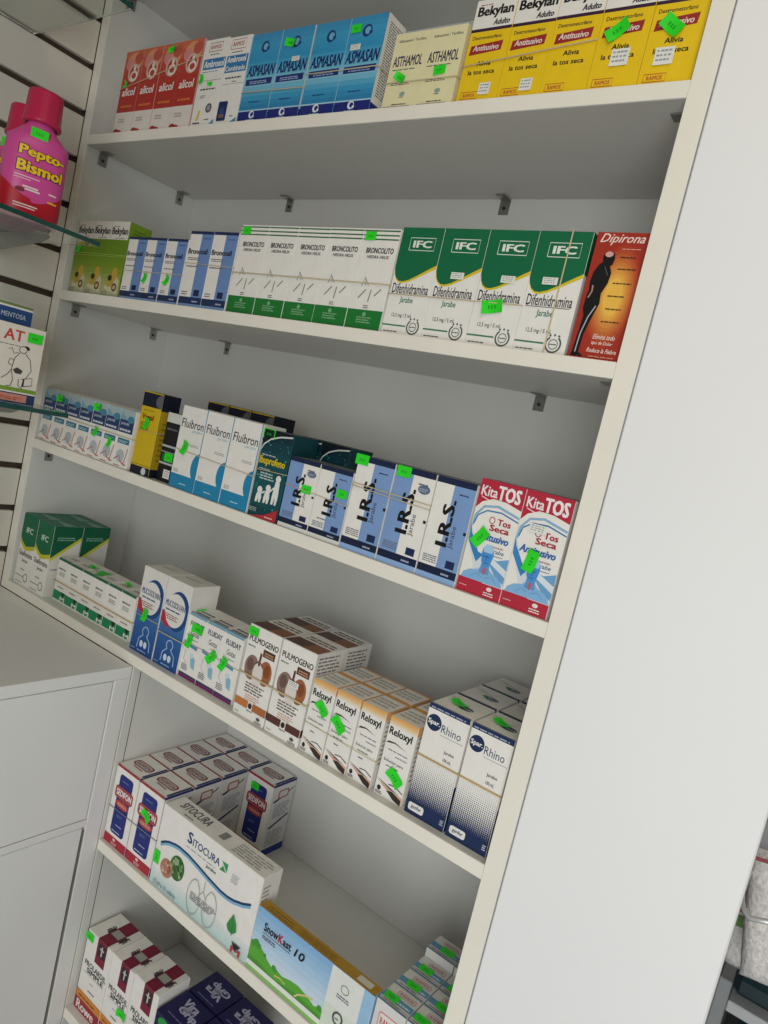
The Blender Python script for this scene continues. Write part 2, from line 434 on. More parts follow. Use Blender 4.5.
@kind('ambro2')
def _(A):
    A.frame(.12,.86,.78,.965,.02,'#b55a50'); A.text('RAMOS',.2,.89,.70,.94,'#b55a50',.02); A.bars(.2,.82,.7,.84,1,'#444444',1)
    A.rect(.02,.60,1,.79,'#2f7cb4'); A.text('Ambroxol',.06,.71,.92,.78,WHITE,.03); A.text('Combinado',.04,.615,.95,.675,WHITE,.02)
    A.bars(.12,.53,.9,.565,1,'#4a4a4a',4); A.bars(.45,.49,.68,.51,1,'#4a4a4a',4); A.stroke([(0,.47),(1,.47)],.012,'#999999')
    A.rrect(.06,.06,.48,.28,'#1d2f5e',.05); A.ell(.27,.17,.11,'#324a86'); A.bars(.15,.1,.4,.14,2,'#b0894a',3); A.bars(.66,.1,.86,.125,1,'#666666',6)
    A.poly([(.2,0),(1,0),(1,.09),(.7,.035)],'#4a90b8')
@kind('asmasan', '#3f9fc9')
def _(A):
    A.grad(0,.15,1,1,['#2b7fb2','#3c9cc9','#8ec7dc','#5fb3d4','#2f95c6','#3f9fcb','#3a90c0'],16)
    A.rect(0,0,1,.14,'#1f2a78'); A.rect(0,.14,1,.155,'#a9cfe0')
    emblem(A,.5,.85,.13,'#1d3f7a','#6db6d6')
    A.text('ASMASAN',.05,.53,.97,.655,'#1a2766',.03,shear=.15)
    A.rect(.06,.43,.94,.50,'#1f2f74'); A.bars(.2,.445,.8,.485,2,'#9fb6d8',3); A.bars(.3,.235,.75,.26,1,'#1f4a80',6)
    emblem(A,.48,.10,.09,'#dfe6f0','#1f2a78'); A.bars(.32,.015,.66,.055,2,'#d0d8e8',5)
    A.f = 'R'; A.rect(0,0,1,1,'#e6e4dd'); A.rect(0,0,1,.12,'#1f2a78')
    A.bars(.15,.2,.95,.95,30,'#6a6c74',8,.45)
@kind('asthamol', '#e9e1b4')
def _(A):
    A.text('Salbutamol / Teofilina',.12,.875,.92,.91,'#4a4a52',.01)
    A.text('ASTHAMOL',.08,.565,.93,.70,'#23244f',.02); A.bars(.1,.52,.8,.545,1,'#5b5b60',3)
    A.bars(.15,.33,.7,.37,2,'#50505a',7); A.ell(.55,.21,.08,'#8fa79a',ry=.03); A.bars(.47,.165,.63,.185,1,'#555555',5)
    A.bars(.3,.075,.75,.1,1,'#43434f',8); A.rect(.03,.012,.85,.058,'#4b4d66')
@kind('bekylan_adulto', '#eec81f')
def _(A):
    A.rect(0,.71,1,1,'#ece9e3'); A.rect(0,.695,1,.725,'#3a2438')
    A.bars(.1,.945,.5,.962,1,'#b04040',2); A.text('Bekylan',.07,.815,.95,.935,'#1c1a1c',.035); A.text('Adulto',.52,.745,.92,.80,'#1c1a1c',.03,shear=.2)
    A.text('Dextrometorfano',.08,.62,.80,.655,'#33322a',.012); A.poly([(.07,.475),(.85,.50),(.87,.59),(.09,.565)],'#9c2f2c'); A.text('Antitusivo',.15,.51,.79,.565,'#f1ddd6',.02,shear=.15)
    A.text('Alivia',.33,.365,.68,.41,'#2a2a26',.02); A.text('la tos seca',.16,.285,.82,.33,'#2a2a26',.02)
    A.frame(.10,.055,.52,.12,.014,'#c2503a'); A.text('RAMOS',.16,.07,.46,.105,'#c2503a',.02); A.bars(.16,.022,.44,.038,1,'#55523a',4)
@kind('bekylan_green', '#7a9a2a')
def _(A):
    A.grad(0,0,1,.75,['#b9b9a4','#a9b070','#7f9a2c','#6d9020','#6a8c22'],10)
    A.rect(0,.76,1,1,'#e5e2da'); A.bars(.1,.93,.55,.95,1,'#666666',2); A.text('Bekylan',.05,.80,.96,.92,'#1d1d1d',.03); A.bars(.28,.775,.85,.79,1,'#333333',4)
    A.poly([(.15,.10),(.9,.04),(.95,.22),(.7,.3),(.3,.28)],'#cfcaa0'); A.ell(.4,.2,.24,'#b6a24a',ry=.07); A.ell(.62,.30,.16,'#c9a53c',ry=.09)
    A.ell(.72,.13,.14,'#6a4a24'); A.ell(.72,.13,.07,'#c9b68a'); A.ell(.40,.25,.12,'#2f3a22',ry=.04); A.bars(.02,.02,.4,.08,2,'#8a8a76',3)
    A.stroke([(0,.53),(1,.535)],.02,'#a9bd58')
    A.f = 'R'; A.rect(0,0,1,1,'#6f8f22'); A.bars(.2,.82,.9,.94,3,'#4f6a18',2)
def bronco(A, dark='#24345c'):
    A.rect(.50,.0,1,1,'#6f8fc4'); A.rect(0,0,1,.045,'#7f9fcf'); A.rect(0,.045,1,.135,dark); A.rect(0,.96,1,1,dark)
    A.text('Broncosil',.03,.70,.86,.77,'#23242c',.03); A.bars(.06,.62,.6,.665,2,'#6a6a72',3); A.bars(.06,.53,.62,.56,1,'#6a5a5a',4); A.bars(.6,.90,.92,.92,1,'#3a4a7a',3)
    A.rect(.60,.155,.84,.235,'#1d2d55'); A.bars(.08,.16,.36,.22,2,'#77777c',5); A.bars(.6,.07,.85,.11,1,'#aeb8d0',4)
@kind('bronco')
def _(A): bronco(A)
@kind('broncolito')
def _(A):
    A.rect(0,0,1,.20,'#1e7a33')
    for k in (.885,.925,.968): A.rect(0,k,1,k+.014,'#2d6a3a')
    A.text('BRONCOLITO',.16,.755,.93,.81,'#2a2a2a',.03); A.text('HIEDRA HELIX',.22,.705,.84,.735,'#3a3a3a',.02)
    g = '#8b8c84'
    A.stroke([(.25,.43),(.32,.52),(.36,.44)],.02,g); A.stroke([(.30,.52),(.44,.44)],.02,g)
    A.stroke([(.22,.31),(.40,.40)],.03,g); A.stroke([(.52,.28),(.55,.40)],.03,g); A.stroke([(.66,.34),(.82,.41)],.03,g)
    A.bars(.42,.215,.56,.255,2,'#777777',3); A.bars(.3,.07,.75,.14,3,'#7fb386',4); A.ell(.5,.155,.05,'#7fb386')
@kind('ifc')
def _(A):
    cv = [(0,.62),(.03,.565),(.08,.525),(.16,.50),(.26,.497),(.40,.515),(.58,.558),(.80,.615),(1,.665)]
    A.poly([(0,1)]+[(a, b-.012-.022*a) for a, b in cv]+[(1,1)],'#dfc52a'); A.poly([(0,1)]+cv+[(1,1)],'#126b45')
    A.frame(.24,.79,.84,.905,.014,'#dfe8df'); A.text('IFC',.32,.815,.77,.88,'#e8efe6',.035)
    A.text('Difenhidramina',.05,.385,.93,.48,'#2a2c34',.012); A.rect(.05,.375,.9,.381,'#55575f'); A.text('Jarabe',.30,.285,.62,.355,'#1f7a5c',.012)
    A.text('12,5 mg / 5 mL',.18,.155,.68,.20,'#3a3a3a',.006)
    A.rect(0,.078,.58,.092,'#3f7f62'); A.bars(.05,.022,.42,.04,1,'#444444',3); laurel(A,.76,.085,.14)
    A.f = 'R'; A.rect(0,0,1,1,'#e4e2dc'); A.rect(0,.66,1,1,'#0f5a3a')
@kind('dipirona', '#a83426')
def _(A):
    for k in range(9):
        t = k/8; c = '#%02x%02x%02x' % (int(176+(242-176)*t), int(60+(190-60)*t), int(38+(80-38)*t))
        A.ell(.60,.50,.46*(1-t*.62),c,ry=.40*(1-t*.62),n=30)
    A.text('Dipirona',.08,.895,.95,.985,'#f3d9cf',.01,shear=.35); A.bars(.55,.865,.93,.88,1,'#e0a090',3)
    body = [(.05,.02),(.30,.02),(.26,.04),(.20,.05),(.22,.20),(.30,.33),(.38,.44),(.36,.52),(.44,.60),(.46,.68),(.40,.735),(.44,.745),(.46,.79),(.44,.83),(.36,.85),(.26,.845),(.22,.81),(.24,.765),(.17,.74),(.10,.68),(.08,.60),(.10,.54),(.08,.50),(.07,.40),(.12,.34),(.10,.22),(.07,.06)]
    A.poly(body,'#141416'); A.ell(.33,.825,.08,'#d9a7a0',ry=.022)
    A.stroke([(.13,.05),(.15,.2),(.22,.33),(.32,.42)],.022,'#b9bcc4'); A.stroke([(.12,.48),(.17,.53),(.16,.58)],.03,'#b08a86'); A.stroke([(.30,.73),(.40,.66)],.01,'#6a6a70')
    for i, (a, b) in enumerate(((.56,.80),(.56,.71),(.54,.60),(.50,.50),(.52,.40),(.50,.30))): A.bars(a,b,a+.38,b+.018,1,'#3b2a20',i+2); 
    A.text('Elimina todo',.42,.165,.86,.205,'#f2dccf',.01,shear=.3); A.text('tipo de Dolor',.42,.115,.84,.15,'#f2dccf',.01,shear=.3); A.text('Reduce la Fiebre',.36,.06,.95,.095,'#f2dccf',.01,shear=.3); A.bars(.42,.025,.95,.04,1,'#d99a86',3)
@kind('small_white')
def _(A):
    A.rect(0,.80,1,1,'#a9bcc0'); A.rect(0,.60,1,.82,'#2a3f6a'); A.ell(.75,.84,.25,'#4a8aa6',ry=.06); A.poly([(0,.82),(.6,.82),(0,.95)],'#7fa9b6')
    A.bars(.08,.63,.9,.70,1,'#cdd5df',3); A.text('JARABE',.1,.72,.7,.775,'#b8c4d8',.02); A.rect(.1,.41,.92,.50,'#2f7a94'); A.bars(.16,.43,.85,.48,2,'#bcd4da',4)
    A.ell(.45,.2,.28,'#b9c2c6',ry=.11); A.stroke([(.05,.12),(.4,.20),(.55,.10),(.95,.06)],.05,'#b5654f'); A.stroke([(.75,.05),(.92,.35)],.045,'#c2644a'); A.bars(.1,.02,.6,.05,1,'#b5654f',5)
@kind('navy_yellow', '#d8b81c')
def _(A):
    A.rect(0,.82,1,.985,'#141a30'); A.rect(0,0,1,.10,'#141a30'); A.ell(.98,.90,.30,'#5f6470',ry=.08,a0=90,a1=270); A.ell(.7,.05,.12,'#cfd2d8')
    A.bars(.15,.77,.85,.785,1,'#6a5c14',2); A.text('Vantal',.12,.665,.72,.73,'#8f2418',.03); A.bars(.1,.54,.6,.64,4,'#6a5c14',5); A.stroke([(0,.12),(1,.12)],.015,'#6a5c14')
    A.f = 'R'; A.rect(0,0,1,1,'#a98f1c'); A.rect(0,.80,1,1,'#10162a'); A.rect(0,0,1,.10,'#10162a'); A.bars(.2,.2,.8,.7,8,'#7d6a18',4,.4)
    A.f = 'T'; A.rect(0,.03,1,1,'#10162a')
@kind('dark_box', '#181c20')
def _(A):
    A.rect(0,.86,1,1,'#d8d7d2'); A.rect(0,.50,1,.53,'#b9bcbc'); A.rect(0,.42,1,.44,'#8f9494'); A.rect(0,.25,1,.28,'#b9bcbc'); A.rect(.1,.40,.9,.30,'#1a6a3a'); A.bars(.1,.75,.9,.8,1,'#6a6f72',2)
@kind('fluibron')
def _(A):
    A.rect(0,0,1,.17,'#2288b4'); A.text('Fluibron',.05,.74,.93,.845,'#22242a',.006); A.text('jarabe',.50,.685,.90,.735,'#7fb4cc',.004,shear=.3)
    A.bars(.5,.53,.88,.565,2,'#a0a09c',3); A.ell(1.0,.30,.27,'#2288b4',ry=.17,a0=90,a1=270); A.stroke([(.985,.45),(.985,1)],.03,'#2a8ab2')
    A.bars(.07,.19,.3,.235,3,'#9aa0a0',5); A.bars(.4,.06,.75,.08,1,'#cfe6ee',2)
@kind('ibuprofeno', '#0f4a50')
def _(A):
    A.grad(0,0,1,1,['#0d3f48','#125a60','#0e4a54','#0b2c3a'],8)
    q = random.Random(5)
    for k in range(34): A.ell(q.uniform(.05,.95), q.uniform(.1,.9), q.uniform(.012,.03), '#3f9a9a', n=6)
    A.poly([(0,.88),(0,1),(1,1),(1,.97)]+[(1-.1*k, .97-.002*k*k) for k in range(1,10)],'#0a1620'); A.stroke([(0.0,.75),(.1,.83),(.3,.90),(.6,.945),(1,.97)],.04,'#cfd8d4')
    A.text('Ibuprofeno',.05,.585,.93,.70,'#dcc41e',.03); A.bars(.1,.71,.6,.73,1,'#c8d0c8',3); A.bars(.1,.55,.5,.57,1,'#c9d2c8',4)
    A.bars(.18,.44,.7,.53,3,'#bcd0cc',6)
    for cx, b, t in ((.28,.17,.36),(.55,.18,.40),(.82,.19,.53)):
        hh = t-b; A.ell(cx, t-.045, .085, '#e9eae6'); A.poly([(cx-.07,t-.08),(cx+.07,t-.08),(cx+.10,b+hh*.3),(cx+.08,b),(cx+.02,b),(cx,b+hh*.25),(cx-.03,b),(cx-.10,b),(cx-.10,b+hh*.3)],'#e9eae6')
    A.stroke([(.62,.32),(.74,.38)],.04,'#e9eae6'); A.stroke([(.36,.28),(.46,.31)],.04,'#e9eae6')
    A.poly([(.1,0),(1,0),(1,.15),(.6,.05)],'#b5303a'); A.bars(.62,.025,.9,.05,1,'#e8c8c4',3); A.bars(.05,.06,.35,.11,3,'#a9b4ae',5)
    A.f = 'T'; A.rect(0,0,1,1,'#26434a')
    A.f = 'R'; A.rect(0,0,1,1,'#0f4048')
def irs(A, flip=False, big=True):
    L = '#7f9fd0'
    A.rect(0 if flip else .46, 0, .46 if flip else 1, 1, L); A.rect(0,.94,1,1,'#1b2747')
    A.rect(0,0,1,.055,'#8fb0dc' if big else '#dcdcd8'); A.rect(0,.055,1,.13,'#16223f'); A.bars(.62,.075,.85,.11,1,'#aab4cc',4)
    A.text('I.R.S.',.30,.34,.60,.80,'#121318',.035,rot=90)
    A.text('Jarabe',.62,.34,.77,.56,'#3a4258',.0,rot=90)
    A.bars(.62,.86,.92,.885,1,'#2a3350',2); A.rect(.68,.15,.90,.225,'#1a2a54'); A.bars(.08,.16,.5,.24,4,'#666b78',5,.45)
    A.rect(.93,.50,1,.53,'#161d33')
    if flip: A.ell(.78,.82,.15,'#62718a',ry=.045); A.bars(.66,.80,.9,.84,2,'#aab4c4',4)
    A.f = 'T'; A.rect(0,0,1,1,'#6d6f74')
@kind('irs')
def _(A): irs(A)
@kind('irs_flip')
def _(A): irs(A, True)
@kind('irs_small')
def _(A): irs(A, False, False); A.f = 'F'; A.bars(.2,.27,.5,.30,1,'#555b68',8)
@kind('irs_small_flip')
def _(A): irs(A, True, False)
@kind('kita')
def _(A):
    A.rect(0,0,1,.125,'#b92a3f'); A.poly([(0,1),(0,.74),(.12,.80),(.35,.845),(.65,.84),(1,.80),(1,1)],'#b92a3f')
    A.text('Kita',.05,.855,.42,.945,'#f2e9ea',.02); A.text('TOS',.42,.845,.93,.97,'#f4eeee',.04); A.stroke([(.08,.845),(.25,.825),(.42,.84)],.02,'#f0dcdc')
    A.stroke([(.03,.58),(.05,.68),(.2,.765),(.5,.79),(1,.735)],.05,'#8fb4d4'); A.stroke([(.05,.60),(.1,.68),(.28,.735),(.6,.745),(1,.70)],.03,'#3f7fb4')
    A.poly([(0,.60),(0,.50),(.30,.20),(.55,.12),(1,.12),(1,.30),(.6,.35),(.3,.36)],'#d8dfe6'); A.poly([(0,.60),(.06,.52),(.30,.37),(.42,.36),(.30,.28),(.02,.45)],'#3a86c4')
    A.poly([(.45,.36),(.75,.34),(1,.38),(1,.16),(.8,.20)],'#6ea4d2'); A.poly([(.5,.33),(1,.22),(1,.28),(.6,.36)],'#dce6ee')
    A.text('Tos',.56,.635,.86,.69,'#b02a3c',.03); A.text('Seca',.42,.575,.86,.63,'#b02a3c',.03); A.stroke(arc(.44,.665,.06,.028,0,360,12),.016,'#b02a3c')
    A.text('Antitusivo',.13,.485,.90,.55,'#3f6fae',.04,shear=.2); A.bars(.52,.44,.85,.465,1,'#b08a8a',4); A.text('Jarabe',.52,.385,.86,.43,'#3a6a9a',.008,shear=.2); A.rect(.5,.37,.85,.375,'#3a6a9a')
    A.poly([(.04,.125),(.08,.17),(.20,.205),(.38,.225),(.43,.25),(.44,.29),(.62,.29),(.63,.25),(.70,.225),(.86,.20),(.95,.165),(.98,.125)],'#86b6e0')
    A.poly([(.42,.20),(.64,.20),(.62,.30),(.44,.30)],'#5f9ad2'); A.poly([(.40,.42),(.46,.455),(.58,.455),(.65,.42),(.66,.36),(.63,.30),(.56,.265),(.49,.265),(.42,.30),(.39,.36)],'#4a92d4')
    A.poly([(.40,.42),(.46,.455),(.58,.455),(.65,.42),(.62,.385),(.43,.385)],'#a9cdec'); A.bars(.43,.345,.63,.365,1,'#2b62a4',2); A.stroke([(.53,.36),(.51,.325),(.54,.32)],.014,'#2b62a4'); A.stroke([(.48,.295),(.57,.295)],.014,'#2b62a4')
    A.ell(.53,.225,.045,'#b06a80',ry=.032); A.stroke([(.25,.15),(.38,.19),(.50,.17)],.012,'#5f9ad2'); A.stroke([(.58,.17),(.72,.19),(.84,.15)],.012,'#5f9ad2')
    A.bars(.06,.055,.24,.07,1,'#e8b8bc',3); A.ell(.74,.085,.06,'#f0dede',ry=.018); A.bars(.63,.025,.86,.065,2,'#f0dede',3)
    A.f = 'T'; A.rect(0,0,1,.9,'#8f7f7c')
@kind('ifc_expect')
def _(A):
    pts = [(0,1),(0,.66),(.15,.60),(.42,.545),(.62,.56),(1,.60),(1,1)]
    A.poly([(a, b-.06 if b < .99 else b) for a, b in pts],'#c9c93a'); A.poly(pts,'#0f6a48'); A.text('IFC',.30,.74,.74,.82,'#cfe0d4',.03)
    A.text('Guaifenesina',.06,.405,.96,.48,'#3a4038',.014); A.text('Jarabe',.34,.315,.72,.365,'#3f4a44',.02); A.bars(.32,.21,.62,.24,1,'#6a6a6a',3)
    A.stroke([(.05,.12),(.6,.12)],.025,'#4a5650'); A.stroke(arc(.74,.12,.13,.055,0,360,14),.03,'#4a5650'); A.bars(.1,.03,.6,.05,1,'#777777',3)
    A.f = 'R'; A.rect(0,0,1,1,'#dcdad3'); A.poly([(0,.50),(1,.80),(1,1),(0,1)],'#c9c93a'); A.poly([(0,.55),(1,.85),(1,1),(0,1)],'#0f5c40'); A.bars(.15,.80,.8,.86,2,'#7fae98',3); A.bars(.1,.38,.7,.41,1,'#5a5f9a',4)
    A.f = 'T'; A.rect(0,0,1,1,'#2a7a60'); A.poly([(0,.55),(1,.35),(1,.75)],'#7fa898')
@kind('m_box')
def _(A):
    A.rect(0,.03,1,.24,'#1c8a5a'); A.rect(0,.95,1,1,'#1e6a4e'); A.bars(.12,.74,.85,.82,1,'#777a78',2); A.bars(.2,.60,.75,.70,3,'#8a8c88',5); A.bars(.25,.32,.8,.38,1,'#a08a88',4)
    A.poly([(.62,.245),(.98,.245),(.80,.13)],'#26302a'); A.text('M',.60,.04,.98,.14,'#dfe6e0',.03)
    A.f = 'T'; A.rect(0,0,1,.04,'#1e6a4e'); A.bars(.2,.3,.8,.5,2,'#a8aaa6',3)
@kind('muco', '#e6e4de')
def _(A):
    A.grad(0,0,1,.66,['#1f4a8c','#285a9c','#3a70ac','#5a8cc0'],10); A.poly([(0,.50),(.5,.44),(0,.64)],'#b8303f')
    A.rect(0,.62,.30,1,'#e6e4de'); A.rect(0,.78,1,1,'#e6e4de')
    A.ell(.60,.665,.44,'#1f4a86',ry=.225); A.ell(.50,.66,.40,'#e9e7e2',ry=.19); A.poly([(.0,.50),(.0,.62),(.12,.55),(.40,.47),(.25,.45)],'#b8303f')
    A.text('MUCOSOLVAN',.08,.685,.86,.755,'#27437a',.02); A.bars(.12,.64,.8,.67,1,'#27437a',5); A.bars(.14,.545,.7,.61,3,'#a04a5a',4)
    A.stroke(arc(.56,.27,.13,.055,-60,240,16),.03,'#a9c8e6'); A.stroke([(.30,.06),(.33,.17),(.47,.22)],.03,'#a9c8e6'); A.stroke([(.84,.06),(.80,.17),(.65,.22)],.03,'#a9c8e6')
    A.ell(.47,.12,.07,'#d5e4f2',ry=.04); A.ell(.64,.12,.07,'#d5e4f2',ry=.04); A.bars(.06,.03,.24,.05,1,'#9ab8dc',3); A.bars(.35,.03,.8,.06,1,'#8fb2da',6)
    A.f = 'T'; A.stroke([(.1,.5),(.75,.55)],.03,'#8a7a70'); A.stroke([(.02,.97),(.98,.97)],.03,'#a08a7a')
@kind('flum')
def _(A):
    A.rect(0,.955,1,1,'#7fa8bc'); A.text('FLUIDAY',.12,.80,.90,.88,'#39465a',.03); A.text('Gotas',.25,.66,.72,.745,'#5a5a62',.01); A.bars(.4,.6,.8,.63,1,'#8a8a8a',2)
    A.poly([(.0,.56),(.75,.53),(.75,.47),(.0,.50)],'#5a94b4'); A.stroke([(.15,.42),(.12,.28),(.3,.22)],.03,'#a8b4b8'); A.poly([(.42,.40),(.75,.34),(.80,.18),(.58,.20)],'#8fbcd4'); A.ell(.52,.37,.1,'#cfe0e8')
    A.bars(.06,.12,.45,.22,4,'#4a4a5c',6); A.rect(0,.045,1,.075,'#3a4a5a'); A.rect(0,0,1,.045,'#7d2a72')
    A.f = 'T'; A.bars(.1,.1,.9,.5,2,'#5a6a70',3); A.rect(0,0,1,.06,'#7fa8bc')
@kind('pulmo')
def _(A):
    A.text('PULMOGENO',.05,.82,.97,.885,'#2c2022',.025); A.bars(.05,.765,.35,.795,1,'#77706c',2); A.rect(.55,.715,.92,.795,'#5a3a2c'); A.bars(.6,.73,.88,.78,2,'#c9a07c',3)
    A.ell(.29,.55,.22,'#8f7268',ry=.135); A.ell(.73,.55,.20,'#a4683f',ry=.135); A.ell(.51,.50,.16,'#e4dcd4',ry=.14); A.ell(.24,.58,.10,'#6f544e',ry=.07); A.ell(.77,.58,.10,'#8a4a2a',ry=.07)
    A.stroke([(.50,.60),(.51,.74)],.06,'#5a3f38'); A.stroke([(.36,.60),(.50,.65),(.64,.60)],.04,'#7a5040')
    A.bars(.22,.28,.85,.40,4,'#6a5a58',4,.45); A.bars(.28,.20,.75,.27,3,'#d9a890',7,.45)
    A.rect(0,.11,.42,.19,'#5a342c'); A.rect(.58,.11,1,.19,'#5a342c'); A.ell(.5,.15,.06,'#3a2624',ry=.03); A.bars(.42,.09,.66,.11,1,'#444444',2)
    A.ell(.82,.06,.06,'#5a5456',ry=.018); A.bars(.72,.01,.95,.04,2,'#5a5456',3); A.bars(.06,.03,.22,.05,1,'#9a9a88',4)
    A.f = 'T'; A.poly([(0,.02),(1,.02),(.98,.5),(.02,.5)],'#5c3d36'); A.poly([(.55,.02),(1,.02),(.98,.5),(.55,.5)],'#8d5a3c'); A.bars(.1,.6,.95,.9,2,'#6f6763',3)
    A.f = 'R'; A.rect(0,0,1,1,'#dfdcd8'); A.bars(.1,.55,.92,.97,11,'#77706e',9,.45); A.rect(0,.11,1,.19,'#5a342c'); A.bars(.12,.25,.9,.5,8,'#8f8886',4,.4)
@kind('pulmo_orange')
def _(A):
    KINDS['pulmo'][0](A); A.f = 'F'; A.rect(0,.11,.42,.19,'#c87838'); A.rect(.58,.11,1,.19,'#b06a36')
@kind('reloxyl')
def _(A):
    A.grad(0,.88,1,1,['#eeeae4','#e8c08a','#e2a050'],6); A.text('Reloxyl',.05,.745,.88,.87,'#1d1a1c',.03)
    A.poly([(.02,.655),(.10,.69),(.35,.70),(.8,.655),(.35,.685),(.10,.665)],'#3a3638'); A.bars(.15,.585,.9,.61,1,'#77758a',3); A.bars(.45,.53,.9,.555,1,'#6a6a8a',4)
    A.text('Solucion para',.08,.43,.80,.475,'#3a3a3a',.01); A.bars(.2,.385,.72,.41,1,'#6a6a6a',5); A.bars(.3,.30,.55,.33,1,'#444444',2)
    A.poly([(0,.19),(.5,.13),(1,.10),(1,.02),(.75,.05),(.45,.10),(.1,.17)],'#d9a68c'); A.poly([(0,.205),(.5,.135),(.9,.115),(.5,.155)],'#2a2426'); A.poly([(.42,.10),(.62,.12),(.98,.07),(.98,.0),(.7,.03)],'#37302f'); A.stroke([(.45,.185),(.7,.195),(.98,.15)],.03,'#3a3234')
    A.ell(.15,.09,.07,'#2a2a2a',ry=.03); A.bars(.04,.02,.28,.06,2,'#2a2a2a',3)
    A.f = 'T'; A.bars(.1,.2,.9,.8,3,'#b9b4ac',3); A.rect(0,.9,1,1,'#d9a060')
    A.f = 'R'; A.bars(.1,.3,.9,.9,10,'#a9a5a0',3); A.rect(0,.88,1,1,'#e0b078')
@kind('spar')
def _(A):
    A.rect(0,.955,1,1,'#1c2e56'); A.bars(.05,.965,.95,.985,1,'#aab4cc',4)
    A.ell(.20,.845,.18,'#1c2e56'); A.text('Spar.',.05,.815,.35,.87,'#eceae4',.03); A.text('Rhino',.40,.79,.88,.86,'#2c3c62',-.004); A.rect(.40,.765,.97,.769,'#8a90a0')
    A.text('Jarabe',.58,.625,.83,.66,'#3a3a42',.012); A.text('100 mL',.60,.565,.80,.595,'#3a3a42',.012)
    c = '#1c2e56'; A.rect(0,0,1,.10,c); n = 22; e = A.nxt(); rows = 26; y0, y1 = .10, .53
    for j in range(rows):
        y = y0+(y1-y0)*(j+.5)/rows; t = 1-(j+.5)/rows; hw = .5*(.12+.92*t**1.0)
        for i in range(n):
            x = (i+.5)/n; a = hw/n; b = hw*(y1-y0)/rows
            A.put('front_print', [(x-a,y-b),(x+a,y-b),(x+a,y+b),(x-a,y+b)], [[0,1,2,3]], c, e)
    A.rrect(.07,.035,.46,.105,'#e6e6e2',.05); A.text('genfar',.14,.05,.40,.09,'#2c3c62',.02); A.bars(.88,.05,.97,.10,3,'#d0d4dc',4)
    A.f = 'T'; A.rect(0,0,1,.03,'#1c2e56'); A.ell(.62,.42,.18,'#3a4a66',ry=.10); A.ell(.50,.45,.12,'#4a8a5a',ry=.07); A.stroke([(.05,.75),(.6,.55)],.03,'#b0aea6'); A.bars(.55,.38,.8,.46,1,'#c8ccd0',3)
    A.f = 'R'; A.rect(0,0,1,.4,'#1c2e56')
@kind('sedifon')
def _(A):
    A.rect(0,0,1,.115,'#b02c3c'); A.rect(0,.975,1,1,'#a82c38'); A.rrect(.20,.155,.80,.91,'#232f7a',.10)
    A.rrect(.10,.60,.90,.755,'#a03038',.10); A.rrect(.14,.615,.86,.74,'#cf7a74',.08); A.rrect(.155,.622,.845,.733,'#9c2c38',.07); A.text('SEDIFON',.17,.64,.84,.72,'#f2ecec',.035)
    A.ell(.5,.545,.30,'#b8433f',ry=.05); A.bars(.3,.525,.72,.565,2,'#e6b8a8',3); A.bars(.34,.83,.7,.86,1,'#6a78b8',2); A.bars(.36,.38,.62,.42,2,'#6a78b8',4); A.bars(.4,.27,.68,.29,1,'#c0c8e4',3); A.bars(.28,.185,.72,.21,1,'#c0c8e4',6)
    A.ell(.46,.085,.06,'#e8c8c8',ry=.018); A.bars(.35,.02,.62,.06,2,'#e8c8c8',4)
    A.f = 'T'; A.rect(0,0,1,.02,'#a82c38'); A.rrect(.12,.36,.86,.66,'#8a4a50',.12); A.rrect(.17,.40,.81,.62,'#c9c2be',.10); A.text('SEDIFON',.20,.44,.78,.58,'#8a4a50',.02); A.stroke([(.3,.30),(.7,.28)],.04,'#9a5a60')
    A.rect(.93,.1,1,.95,'#232f6a')
    A.f = 'R'; A.rect(0,0,1,1,'#dcdad8'); A.rect(0,.965,1,1,'#232f6a'); A.rect(0,0,1,.10,'#26408a'); A.poly([(.08,.76),(.80,.86),(.95,.90),(.9,.86),(.2,.74)],'#2a3050'); A.rrect(.28,.78,.74,.90,'#a86a6a',.08); A.rrect(.33,.80,.69,.88,'#dcd0cc',.06)
    A.bars(.2,.52,.9,.72,8,'#8a8ea8',3,.4); A.poly([(.1,.40),(.9,.52),(.95,.50),(.2,.38)],'#2a3462'); A.bars(.12,.14,.9,.36,8,'#9a9a9e',6,.4)
